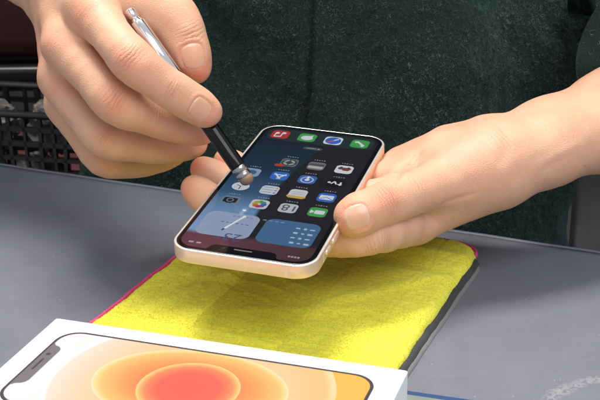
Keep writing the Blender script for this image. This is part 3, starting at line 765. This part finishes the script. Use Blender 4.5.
g = t.noise(2600, 1); c = t.mix(t.math('MULTIPLY', g, .08), c, (1, .9, .7)); c = t.mix(1.0, c, t.mix(t.ramp(side, [(.08, 0), (.36, 1)]), (.52, .50, .51), (.62, .46, .40)), 'MULTIPLY')
t.set(Base_Color=c, Roughness=.3, Specular_IOR_Level=.4); WALL = t.m
INK = simple('dark_ink', (.045, .038, .042), .35); INK2 = simple('grey_ink', (.12, .11, .115), .35)
mb = MB(); fw, fh = 146.4, 63.8
mb.poly(rr(0, 0, fw, fh, 10.5), 28.06)
o = mb.build('printed_outline', INK, root)
mb = MB(); mb.poly(rr(0, 0, fw - 3.0, fh - 3.0, 9.2, 12), 28.12); mb.build('printed_wallpaper', WALL, root)
mb = MB()
x0 = -fw / 2 + 1.2
pts = [(x0, 18.8), (x0 + .9, 18.3), (x0 + 1.6, 17.2), (x0 + 2.2, 16.9), (x0 + 4, 16.3), (x0 + 5.4, 14.8), (x0 + 5.9, 13), (x0 + 5.9, -13), (x0 + 5.4, -14.8), (x0 + 4, -16.3), (x0 + 2.2, -16.9), (x0 + 1.6, -17.2), (x0 + .9, -18.3), (x0, -18.8)]
mb.poly(pts, 28.18); mb.poly([(x0 + 2.6 + x, y) for x, y in rr(0, 0, 1.0, 10, .5, 4)], 28.22, 1); mb.poly(rr(x0 + 2.6, 9, 2.2, 2.2, 1.1, 5), 28.22, 1)
mb.build('printed_notch', [INK2, INK], root)

# ------------------------------------------------------------------ smartphone
ph = empty('smartphone', (-6.54, 573.4, 61.6), None)
RP = np.array(PHONE_R); ph.matrix_world = Matrix(((*RP[0], -.00654), (*RP[1], .5734), (*RP[2], .0616), (0, 0, 0, 1)))
tag(ph, 'smartphone with pale peach metal frame and lit home screen held above the yellow cloth', 'smartphone')
PW, PLn, PT = 71.5, 146.7, 7.4
t = NT('peach_metal'); t.set(Base_Color=t.mix(t.noise(400, 3), (.80, .58, .42), (.84, .63, .47)), Metallic=.55, Roughness=.36); t.bump(t.noise(3000, 2), .04, .0001); PEACH = t.m
RIM = simple('polished_rim', (.95, .88, .82), .22, .6)
mb = MB()
R0 = 11.3
def ring(inset, z): return [(x, y, z) for x, y in rr(0, 0, PW - 2 * inset, PLn - 2 * inset, R0 - inset, 14)]
mb.loft([ring(1.3, -PT), ring(.5, -PT + .06), ring(.12, -PT + .3), ring(0, -PT + .7), ring(0, -.75), ring(.12, -.35)], 0, True, False)
mb.loft([ring(.12, -.35), ring(.45, -.06), ring(.7, 0), ring(1.25, -.02), ring(1.3, -.5)], 1, False, True)
fr = mb.build('frame', [PEACH, RIM], ph, True)
m_ = fr.modifiers.new('n', 'WEIGHTED_NORMAL') if False else None
# antenna breaks
ANT = simple('antenna_band', (.80, .62, .50), .5)
for y in (-56, 57):
    for x in (-1, 1): mb = MB(); mb.box(*sorted((x * (PW / 2 - .3), x * (PW / 2 + .03))), y - .5, y + .5, -PT + .8, -.8); mb.build('antenna_line', ANT, ph)
mb = MB(); mb.box(22.5, 23.5, -PLn / 2 - .03, -PLn / 2 + .3, -PT + .8, -.8); mb.build('antenna_line', ANT, ph)
for y, l in ((-49, 6.5), (-36, 10.5), (-22.5, 10.5)):
    mb = MB(); mb.loft([[(x, q[0] + y, q[1] - PT / 2) for q in rr(0, 0, l, 2.6, 1.3, 6)] for x in (PW / 2 - .2, PW / 2 + .55)]); o = mb.build('side_button', RIM, ph); bevel(o, .18, 2)
mb = MB(); mb.loft([[(x, q[0] - 29, q[1] - PT / 2) for q in rr(0, 0, 17, 2.6, 1.3, 6)] for x in (-PW / 2 - .5, -PW / 2 + .2)]); o = mb.build('side_button', RIM, ph); bevel(o, .18, 2)
BG = simple('back_glass', (.80, .72, .66), .12)
mb = MB(); mb.poly([(x, y) for x, y in rr(0, 0, PW - 2.6, PLn - 2.6, R0 - 1.3, 14)][::-1], -PT - .05); mb.build('back_glass', BG, ph)
mb = MB(); mb.loft([[(x, y, z) for x, y in rr(18, -54, 28, 28, 7, 8)] for z in (-PT - 1.4, -PT - .03)]); o = mb.build('camera_bump', BG, ph); bevel(o, .4, 2)
LENS = simple('lens_glass', (.01, .01, .012), .05)
for x, y in ((24, -60), (12, -48)):
    mb = MB(); lathe(mb, (x, y, -PT - 1.3), (x, y, -PT - 3), [(0, 6.5), (1.2, 6.5), (1.2, 5.2), (1.3, 0)]); mb.build('camera_lens', [LENS], ph, True)
# front glass: black border with a slight gloss
GL = NT('front_glass'); GL.set(Base_Color=(.003, .003, .004), Roughness=.07, Specular_IOR_Level=.5, Coat_Weight=0.0); GL = GL.m
mb = MB(); mb.loft([ring(1.32, -.4), ring(1.32, -.02), ring(1.6, .10), ring(2.2, .12)], 0, False, True); glass = mb.build('front_glass', GL, ph, True)
# display: one lit picture, its wallpaper, widgets and icons; device coordinates: right = -x, up = -y
t = NT('display_wallpaper')
sx = t.n('ShaderNodeSeparateXYZ'); t.l(t.coord(), sx.inputs[0]); X, Y = sx.outputs[0], sx.outputs[1]
w_ = t.noise(25, 2)
# curved boundary between the blue field (left) and the black swoosh (right)
yy = t.math('DIVIDE', Y, .073)
bx = t.math('MULTIPLY_ADD', t.math('MULTIPLY', yy, yy), .010, -.0045)
bx = t.math('ADD', bx, t.math('MULTIPLY', yy, .0075))
df = t.math('DIVIDE', t.math('SUBTRACT', X, bx), .0022)
isb = t.math('ADD', df, .5, clamp=True)
blue = t.ramp(t.math('MULTIPLY_ADD', yy, .5, .5), [(0, (.13, .20, .34)), (.12, (.15, .25, .42)), (.30, (.085, .17, .30)), (.42, (.025, .065, .13)), (.6, (.006, .020, .042)), (.9, (.003, .008, .014)), (1, (.004, .007, .010))])
blue2 = t.mix(t.ramp(t.math('ADD', t.math('MULTIPLY', X, 22), t.math('MULTIPLY', yy, .45)), [(.0, 1), (.04, 0)]), blue, (.010, .022, .055))
edge = t.math('SUBTRACT', 1, t.math('ABSOLUTE', t.math('ADD', df, 1.1)), clamp=True)
blue = t.mix(t.math('MULTIPLY', edge, t.ramp(yy, [(0, .0), (.02, .0)])), blue, (.3, .38, .5))
blk = t.mix(w_, (.004, .004, .006), (.012, .010, .013))
c = t.mix(isb, blue, blk)
mar = t.math('SUBTRACT', -.0535, Y); mar = t.math('DIVIDE', mar, .004, clamp=True)
marc = t.mix(t.math('MULTIPLY_ADD', X, 18, .5, clamp=True), (.095, .030, .050), (.045, .020, .022))
c = t.mix(mar, c, marc)
t.set(Base_Color=(.004, .004, .005), Roughness=.07, Emission_Color=c, Emission_Strength=1.15); SCR = t.m
mb = MB()
DW, DH = 64.6, 139.8
dp = rr(0, 0, DW, DH, 8.2, 12)
mb.poly(dp, .14)
disp = mb.build('display', SCR, ph)
nb_ = MB(); yb = -DH / 2 - .2
npts = [(17.6, yb), (17.2, yb + .6), (16.6, yb + 1.6), (16.3, yb + 3.2), (15.2, yb + 4.6), (13.6, yb + 5.2), (-13.6, yb + 5.2), (-15.2, yb + 4.6), (-16.3, yb + 3.2), (-16.6, yb + 1.6), (-17.2, yb + .6), (-17.6, yb)]
nb_.poly(npts, .17); nt = nb_.build('notch', GL, ph)
nb_ = MB(); nb_.poly(rr(0, yb + 3.0, 9, 1.0, .5, 4), .20); nb_.build('earpiece', simple('speaker_mesh', (.05, .05, .055), .5), nt)
nb_ = MB(); nb_.poly(rr(-9.5, yb + 3.0, 2.0, 2.0, 1.0, 6), .20); nb_.build('front_camera', simple('cam_glass', (.01, .015, .03), .05), nt)

E_ = {}
def EM(rgb, e=.62):
    k = (rgb, e)
    if k not in E_: E_[k] = emis('lit_%d' % len(E_), srgb(*rgb), e, .07)
    return E_[k]
def shape(name, parts, parent=disp):
    """parts: list of (points in device coords, colour); stacked 0.015 mm apart"""
    mb = MB(); mats = []
    for k, (pts, col) in enumerate(parts):
        m = EM(col) if not isinstance(col, bpy.types.Material) else col
        if m not in mats: mats.append(m)
        pts = [(-x, -y) for x, y in pts]
        mb.poly(pts, .17 + .012 * k, mats.index(m))
    return mb.build(name, mats, parent)
def off(pts, x, y): return [(a + x, b + y) for a, b in pts]
def circ(x, y, r, n=20): return [(x + r * math.cos(q), y + r * math.sin(q)) for q in np.linspace(0, 2 * math.pi, n, endpoint=False)]
def barp(x0, y0, x1, y1, w):
    d = np.array([x1 - x0, y1 - y0]); d = d / np.linalg.norm(d); n = np.array([-d[1], d[0]]) * w / 2
    return [(x0 + n[0], y0 + n[1]), (x0 - n[0], y0 - n[1]), (x1 - n[0], y1 - n[1]), (x1 + n[0], y1 + n[1])]
WH = (235, 240, 248)
cols = [-22.6, -7.4, 7.6, 23.2]      # device x
def icon(c, y, bg, glyph, lab=6.6, name='app_icon'):
    x = cols[c]; P = [(rr(x, y, 9.3, 9.3, 2.3, 6), bg)] + [(off(g, x, y), k) for g, k in glyph]
    if lab:
        n = max(2, int(lab / 1.2))
        for i in range(n):
            w = (.75, .6, .85)[i % 3]
            P.append((rr(x - lab / 2 + (i + .5) * lab / n, y - 6.9, w, (.9, 1.15, .75)[(i * 2 + c) % 3], .2, 2), (150, 158, 165)))
    shape(name, P)
# dock (far end)
shape('dock', [(rr(0, -60.4, 60.5, 14.5, 5.2, 10), (38, 54, 56))])
G = (76, 176, 88); B_ = (58, 118, 214)
def handset():
    return [(barp(-2.6, 2.6, -1.0, 2.0, 1.7), WH), (barp(2.0, -1.0, 2.6, -2.6, 1.7), WH), (barp(-2.6, 2.0, 2.0, -2.6, 1.5), WH)]
_D = -60.4
def dicon(c, bg, gl):
    x = cols[c]; shape('app_icon', [(rr(x, _D, 10, 10, 2.4, 6), bg)] + [(off(g, x, _D), k) for g, k in gl])
def shape(name, parts, parent=disp, lift=0):
    mb = MB(); mats = []
    for k, (pts, col) in enumerate(parts):
        m = EM(col) if not isinstance(col, bpy.types.Material) else col
        if m not in mats: mats.append(m)
        mb.poly([(-x, -y) for x, y in pts], .17 + lift + .012 * k, mats.index(m))
    return mb.build(name, mats, parent)
def dicon(c, bg, gl):
    x = cols[c]; shape('app_icon', [(rr(x, _D, 10, 10, 2.4, 6), bg)] + [(off(g, x, _D), k) for g, k in gl], lift=.03)
dicon(0, G, handset())
dicon(1, WH, [(circ(0, 0, 4.4), B_), (barp(-2.6, -2.6, .4, .4, 1.1), WH), (barp(2.6, 2.6, -.4, -.4, 1.1), (220, 90, 80))])
dicon(2, G, [([(3.4 * math.cos(q), .4 + 2.8 * math.sin(q)) for q in np.linspace(0, 2 * math.pi, 24, endpoint=False)], WH), ([(-2.6, -1.2), (-2.9, -3.4), (-.6, -2.2)], WH)])
dicon(3, (196, 62, 60), [(circ(-1.6, -2.2, 1.2), WH), (circ(2.0, -1.5, 1.2), WH), (barp(-.8, -2.2, -.8, 2.6, .7), WH), (barp(2.8, -1.5, 2.8, 3.2, .7), WH), (barp(-.9, 2.5, 3.0, 3.1, 1.0), WH)])
shape('search_pill', [(rr(0.5, -47.6, 11, 3.4, 1.7, 6), (70, 84, 88)), (circ(-2.8, -47.6, .7), (170, 178, 182)), (rr(1.2, -47.6, 5.4, .9, .2, 2), (150, 160, 165))])
# rows, from the far end to the near end
y5, y4, y3, y2 = -27.6, -11.2, 5.4, 21.4
icon(0, y5, WH, [(rr(0, -1.0, 7.0, 2.6, 1.0, 4), (120, 80, 82)), (rr(-1, .4, 3.6, 2.0, .8, 4), (150, 58, 54)), (circ(-2, -2.2, .8), (70, 70, 76)), (circ(2, -2.2, .8), (70, 70, 76))])
icon(1, y5, (120, 124, 128), [(rr(0, 1.6, 8, 2.6, .6, 3), (196, 196, 198)), (rr(0, -1.4, 8, 2.0, .6, 3), (88, 84, 84))])
icon(2, y5, (112, 122, 124), [(circ(0, 0, 4.2), (60, 70, 72)), (circ(0, 0, 3.2), (168, 176, 178)), (circ(0, 0, 1.8), (64, 76, 78)), (barp(-4, 0, 4, 0, .7), (60, 70, 72)), (barp(0, -4, 0, 4, .7), (60, 70, 72))])
shape('app_icon', [(rr(cols[2] + 4.2, y5 + 4.4, 5.2, 2.8, 1.4, 6), (196, 70, 48))], lift=.09)
icon(0, y4, (14, 14, 18), [(barp(-2.6, 2.2, -2.6, -1.6, 1.0), WH), (barp(-3.6, 1.0, -1.2, 1.0, .8), WH), (barp(-.6, 1.2, .8, -1.8, .9), WH), (barp(.8, -1.8, 2.2, 1.2, .9), WH), (circ(3.4, -.2, .9), WH)])
icon(1, y4, (64, 112, 196), [(circ(0, .4, 3.6), (188, 206, 236)), (circ(0, .4, 2.7), (64, 112, 196)), (circ(0, .4, 1.3), WH), (barp(0, 0, 0, -3.6, 1.3), WH)])
icon(2, y4, (54, 116, 214), [(barp(-3, -2.4, .9, 3.2, 1.0), WH), (barp(3, -2.4, -.9, 3.2, 1.0), WH), (barp(-3.4, -1.2, 3.4, -1.2, .9), WH)])
icon(3, y4, (150, 176, 206), [(circ(0, 0, 2.8), (70, 110, 160))])
icon(0, y3, (54, 116, 214), [(rr(0, 0, 7.2, 4.8, .8, 4), WH), (barp(-3.3, 2.0, 0, -.4, .5), (54, 116, 214)), (barp(3.3, 2.0, 0, -.4, .5), (54, 116, 214))])
icon(1, y3, (222, 226, 232), [([(-5, 2.4), (5, 2.4), (5, 3.6), (3.6, 5), (-3.6, 5), (-5, 3.6)], (222, 182, 92)), (barp(-3.6, .4, 3.6, .4, .35), (160, 164, 172)), (barp(-3.6, -1.6, 3.6, -1.6, .35), (160, 164, 172))])
icon(2, y3, (216, 224, 236), [(circ(-3.2, 2.6, .7), (90, 130, 210)), (circ(-3.2, 0, .7), (200, 110, 90)), (circ(-3.2, -2.6, .7), (210, 160, 80)), (barp(-1.6, 2.6, 4, 2.6, .5), (140, 150, 170)), (barp(-1.6, 0, 4, 0, .5), (140, 150, 170)), (barp(-1.6, -2.6, 4, -2.6, .5), (140, 150, 170))])
icon(3, y3, (60, 90, 130), [(circ(0, 0, 4.6), (218, 226, 238)), (barp(0, 0, 0, 3.4, .5), (30, 30, 36)), (barp(0, 0, 2.4, -1.2, .5), (30, 30, 36)), (barp(0, 0, -2, -2.2, .25), (210, 120, 40))])
icon(0, y2, G, [(rr(-1, 0, 5.2, 3.8, 1.0, 4), WH), ([(2.0, -.6), (3.8, -1.8), (3.8, 1.8), (2.0, .6)], WH)])
icon(1, y2, (204, 210, 220), [(barp(-3.0, -2.6, -3.0, 2.6, 1.0), (90, 96, 110)), (circ(1.4, 1.3, 1.7), (90, 96, 110)), (circ(1.4, -1.4, 1.9), (90, 96, 110)), (circ(1.4, -1.4, 1.0), (204, 210, 220)), (circ(1.4, 1.3, .8), (204, 210, 220))])
icon(2, y2, (216, 222, 232), [(circ(2.3 * math.cos(q), 2.3 * math.sin(q), 1.5, 12), k) for q, k in zip(np.arange(8) * math.pi / 4, ((214, 160, 60), (206, 112, 50), (196, 70, 70), (140, 80, 160), (70, 100, 190), (60, 150, 160), (90, 160, 80), (170, 180, 70)))])
icon(3, y2, (120, 140, 165), [(rr(0, -.4, 7.2, 5.0, 1.0, 4), (28, 30, 36)), (circ(0, -.3, 2.0), (120, 140, 165)), (circ(0, -.3, 1.3), (28, 30, 36)), (rr(0, 2.4, 3, 1, .3, 3), (28, 30, 36))])
shape('widget_tile', [(rr(-15.2, 45.4, 27.6, 23.6, 4.6, 8), (76, 118, 162))] + [(rr(-26.4 + 3.6 * (i % 3) + (i > 2) * .8, 53.6 - 4.6 * (i // 3), (2.6, 1.6, 2.2)[i % 3], (1.6, 1.1)[i % 2], .4, 3), (186, 212, 236)) for i in range(12)] + [(rr(-9.4 + 3.0 * i, 36.4, 1.9, .8, .3, 3), (130, 170, 206)) for i in range(4)])
shape('widget_tile', [(rr(15.4, 45.4, 27.2, 23.6, 4.6, 8), (166, 182, 214))] + [(rr(6.4 + 2.5 * i, 43.4, (1.8, 1.2, 1.6)[i % 3], .9, .2, 3), (104, 124, 164)) for i in range(6)] + [(rr(6.4 + 2.2 * i, 36.6, 1.3, .8, .2, 3), (120, 140, 178)) for i in range(5)] + [(barp(10.4, 36.2, 15.6, 49.4, 1.1), (250, 252, 255)), (circ(10.3, 36.0, 1.0), (250, 252, 255)), (barp(15.7, 49.8, 16.4, 51.6, 1.1), (70, 80, 100))])  # white diagonal bar and dot paint a reflection streak into the widget
cu = bpy.data.curves.new('txt', 'FONT'); cu.body = '23\u00b0'; cu.size = .0095
to = bpy.data.objects.new('txt', cu); COL.objects.link(to); dg = bpy.context.evaluated_depsgraph_get(); dg.update()
tm = bpy.data.meshes.new_from_object(to.evaluated_get(dg)); bpy.data.objects.remove(to)
tm.transform(Matrix.Translation((-.0045, -.0535, .00024)) @ Matrix.Rotation(math.pi, 4, 'Z')); tm.materials.clear(); tm.materials.append(EM((74, 96, 140)))
o = bpy.data.objects.new('widget_number', tm); COL.objects.link(o); o.parent = disp
for i in range(4): shape('clock_digit', [(rr(-26.6 + 1.5 * i, 66.0, 1.1, 1.4, .2, 3), (190, 170, 178))])
shape('signal_icon', [(rr(22.6, 65.6, 2.4, 1.4, .5, 3), (200, 180, 190))]); shape('battery_icon', [(rr(26.4, 65.6, 2.6, 1.4, .5, 3), (200, 180, 190))])

# ------------------------------------------------------------------ stylus
tip = np.array(HANDS['stylus']['tip'][:3]); end = np.array(HANDS['stylus']['end'][:3]); ax = (end - tip) / np.linalg.norm(end - tip); Ls = np.linalg.norm(end - tip)
st = empty('stylus', tip); tag(st, 'black and chrome touch pen with a round rubber tip resting on the phone screen', 'stylus')
CH = simple('chrome', (.88, .88, .90), .10, 1.0); BLK = simple('gloss_black', (.004, .004, .005), .09, 0, None, 0, 0, Specular_IOR_Level=.32); RUB = simple('rubber_tip', (.27, .16, .10), .65, 0, 900, .2, .1)
Z3 = np.zeros(3)
def sl(name, prof, mat, n=28):
    mb = MB(); lathe(mb, Z3, ax, prof, n, up=(0, -1, .3)); return mb.build(name, mat, st, True)
sl('tip', [(.0, .6), (.25, 1.7), (.9, 2.8), (2.0, 3.55), (3.3, 3.8), (4.6, 3.6), (5.0, 3.1)], RUB)
o = sl('ferrule', [(4.1, 2.9), (4.2, 3.5), (4.5, 3.8), (6.6, 3.85), (6.8, 3.6), (7.1, 3.6), (7.3, 3.9), (9.6, 4.0), (10.5, 3.9)], simple('ferrule_steel', (.42, .41, .42), .26, 1.0))
o = sl('barrel', [(10.4, 3.6), (10.6, 4.1), (11, 4.15), (Ls * .62, 4.15), (Ls * .62 + .2, 3.9)], BLK)
o = sl('upper_barrel', [(Ls * .62, 3.9), (Ls * .62 + .2, 4.2), (Ls - 9, 4.2), (Ls - 8.4, 3.6), (Ls - 6.5, 2.9), (Ls - 6.3, 2.6)], CH)
sl('end_cap', [(Ls - 6.4, 2.2), (Ls - 5.8, 2.9), (Ls - 1.5, 2.9), (Ls - .6, 2.4), (Ls, 1.4)], CH)
# clip along the side facing the camera
xx = np.cross(ax, (0, 1, 0)); xx /= np.linalg.norm(xx); fr_ = np.cross(xx, ax); fr_ = fr_ if fr_[1] < 0 else -fr_
mb = MB(); rg = []
for s_, h_, w_ in ((Ls - 9, 4.0, 1.3), (Ls - 8.5, 5.6, 1.5), (Ls - 14, 6.3, 1.5), (Ls - 30, 6.2, 1.4), (Ls - 38, 5.4, 1.2), (Ls - 40, 5.5, .8)):
    cst = ax * s_ + fr_ * h_; rg.append([cst + xx * w_ + fr_ * .35, cst - xx * w_ + fr_ * .35, cst - xx * w_ - fr_ * .35, cst + xx * w_ - fr_ * .35])
mb.loft(rg); o = mb.build('clip', CH, st, True); bevel(o, .25, 2)

# ------------------------------------------------------------------ behind the table
def struct(o): o['kind'] = 'structure'; return o
mb = MB(); mb.box(-4000, 4000, -500, 4200, -760, -740); struct(mb.build('floor', simple('floor_dark', (.06, .055, .055), .6, 0, 20, .2, .3)))
mb = MB(); mb.box(-4000, 4000, 3000, 3060, -740, 2600); struct(mb.build('wall', simple('wall_dark', (.03, .03, .03), .8, 0, 10, .2, .2)))
# maroon chair
ch = empty('chair', (-330, 1180, -740)); tag(ch, 'dark maroon upholstered chair standing behind the person on the left', 'chair')
MR = simple('maroon_leather', (.075, .018, .021), .55, 0, 260, .25, .25); cb = np.array([-330, 1180, -740.])
def cbox(name, a, b, mat, par, bw): 
    mb = MB(); mb.box(a[0], b[0], a[1], b[1], a[2], b[2]); mb.V = [tuple(np.array(q) - cb) for q in mb.V]; o = mb.build(name, mat, par, True); bevel(o, bw, 5); return o
cbox('backrest', (-560, 1120, -14), (-130, 1175, 330), MR, ch, 22)
cbox('seat', (-560, 1125, -290), (-130, 1560, -220), MR, ch, 25)
dk = simple('dark_frame', (.012, .012, .013), .35, 0, None)
cbox('back_rail', (-565, 1112, -42), (-125, 1170, -17), dk, ch, 6)
for x in (-550, -165):
    cbox('leg', (x, 1130, -740), (x + 28, 1160, -43), dk, ch, 5); cbox('leg', (x, 1500, -740), (x + 28, 1530, -291), dk, ch, 5)
# black mesh basket with crumpled paper in it
bk = np.array([-285, 968, -266.]); bas = empty('mesh_basket', bk, (0, 0, -.22)); tag(bas, 'black open mesh basket full of crumpled paper, behind the table at the left', 'basket')
BP = simple('black_lattice', (.010, .010, .011), .35)
def lattice(name, L_, Hh, tf):
    mb = MB(); r_ = random.Random(5)
    def bar(p, q, w):
        d = np.array(q) - np.array(p); d = d / np.linalg.norm(d); n_ = np.array([-d[1], d[0]]) * w / 2
        P4 = [np.array(p) + n_, np.array(p) - n_, np.array(q) - n_, np.array(q) + n_]
        mb.loft([[tf(a[0], a[1], z) for a in P4] for z in (0, 3 + r_.random())])
    y = 6
    while y < Hh - 8: bar((0, y + r_.uniform(-1, 1)), (L_, y + r_.uniform(-1, 1)), r_.uniform(2.5, 4.5)); y += r_.uniform(8, 13)
    x = 4
    while x < L_: bar((x, 0), (x + r_.uniform(-22, 22), Hh), r_.uniform(2.2, 4.2)); x += r_.uniform(6, 10)
    return mb.build(name, BP, bas)
lattice('lattice_panel', 270, 262, lambda x, y, z: (x - 135, -40 + z, y))
lattice('lattice_panel', 270, 262, lambda x, y, z: (x - 135, 40 - z, y))
lattice('lattice_panel', 80, 262, lambda x, y, z: (-135 + z, x - 40, y)); lattice('lattice_panel', 80, 262, lambda x, y, z: (135 - z, x - 40, y))
mb = MB(); mb.box(-136, 136, -41, 41, 0, 4); mb.build('basket_floor', BP, bas)
for (a, b, c, d) in ((-139, 139, -44, -36), (-139, 139, 36, 44), (-139, -131, -36, 36), (131, 139, -36, 36)):
    mb = MB(); mb.box(a, b, c, d, 261, 266); o = mb.build('rim', BP, bas); bevel(o, 2.5)
PAP = simple('crumpled_paper', (.085, .08, .078), .6, 0, 40, .5, .25)
for i_, (x, y, z, r0) in enumerate(((-385, 968, -224, 36), (-310, 968, -224, 35), (-238, 968, -225, 36), (-380, 968, -155, 35), (-306, 970, -154, 35), (-234, 968, -155, 35), (-375, 968, -86, 34), (-300, 968, -86, 35), (-228, 968, -86, 35), (-262, 968, -28, 30), (-205, 968, -30, 28))):
    n1_, n2_ = 34, 48; Pp = []
    for a in range(n1_ + 1):
        for b in range(n2_): th, q = math.pi * a / n1_, 2 * math.pi * b / n2_; Pp.append((math.sin(th) * math.cos(q), math.sin(th) * math.sin(q), math.cos(th)))
    Pp = np.array(Pp); rr0 = r0 * (1 - .22 * np.abs(vnoise(Pp * r0, 30, 60 + i_)) - .12 * np.abs(vnoise(Pp * r0, 12, 80 + i_)))
    o = mesh_np('paper_ball', Pp * np.clip(rr0, r0 * .6, r0)[:, None] * .95, [(a * n2_ + b, (a + 1) * n2_ + b, (a + 1) * n2_ + (b + 1) % n2_, a * n2_ + (b + 1) % n2_) for a in range(n1_) for b in range(n2_)], PAP, None, False)
    o.location = (x * S, y * S, z * S); tag(o, 'crumpled pale paper showing through the black mesh basket', 'paper', 'crumpled paper balls in the mesh basket')
# carton shelf the bag rests on
st_ = MB(); st_.box(-420, -60, 930, 1090, -290, -252); o = st_.build('stool', simple('stool_top', (.03, .028, .027), .6), None); 
tag(o, 'low dark stool carrying the black mesh basket', 'stool')
for x in (-405, -95):
    for y in (945, 1055):
        l_ = MB(); l_.box(x, x + 22, y, y + 22, -740, -291); l_.build('leg', dk, o)
# dull grey upright behind the right of the table edge
mb = MB(); mb.box(-9, 9, -8, 8, -770, 32); o = mb.build('metal_post', simple('post_grey', (.11, .11, .115), .45, .3, 30, .2, .3)); bevel(o, 2.5, 3); o.location = (.1755, .715, .0); tag(o, 'dull grey metal post standing upright just behind the right end of the mat', 'post')
o.location = (.184, .712, .03)

# ------------------------------------------------------------------ light
def area(name, loc, target, sx_, sy_, e, col):
    l = bpy.data.lights.new(name, 'AREA'); l.shape = 'RECTANGLE'; l.size = sx_; l.size_y = sy_; l.energy = e; l.color = col
    o = bpy.data.objects.new(name, l); COL.objects.link(o); o.location = loc
    o.rotation_euler = (Vector(target) - Vector(loc)).to_track_quat('-Z', 'Y').to_euler(); return o
area('ceiling_lamp', (-.25, 1.0, 1.7), (-.02, .58, .05), .7, .5, 43, (1, .96, .92))
area('side_fill', (.5, -.5, 1.5), (0, .6, .05), 1.4, 1.2, 22, (.97, .98, 1))  # unseen fill light added on the camera side to brighten the cloth
w = bpy.data.worlds.new('World'); scene.world = w; w.use_nodes = True
w.node_tree.nodes['Background'].inputs[0].default_value = (.93, .96, 1, 1); w.node_tree.nodes['Background'].inputs[1].default_value = .58
scene.view_settings.view_transform = 'Standard'; scene.view_settings.look = 'None'; scene.view_settings.exposure = 0
# ------------------------------------------------------------------ camera
cam = bpy.data.cameras.new('camera'); cam_o = bpy.data.objects.new('camera', cam); COL.objects.link(cam_o)
cam.sensor_width = 36; cam.lens = 1200 / 600 * 36; cam.clip_end = 50; cam.clip_start = .01
pitch, roll = .374, -.014
c_, s_ = math.cos(pitch), math.sin(pitch)
fwd = np.array([0, c_, -s_]); up = np.array([0, s_, c_]); rt = np.array([1., 0, 0])
r2 = math.cos(roll) * rt + math.sin(roll) * up; u2 = -math.sin(roll) * rt + math.cos(roll) * up
M = Matrix(((r2[0], u2[0], -fwd[0], 0), (r2[1], u2[1], -fwd[1], 0), (r2[2], u2[2], -fwd[2], .2797), (0, 0, 0, 1)))
cam_o.matrix_world = M
scene.camera = cam_o
cam.dof.use_dof = True; cam.dof.focus_distance = .61; cam.dof.aperture_fstop = 38
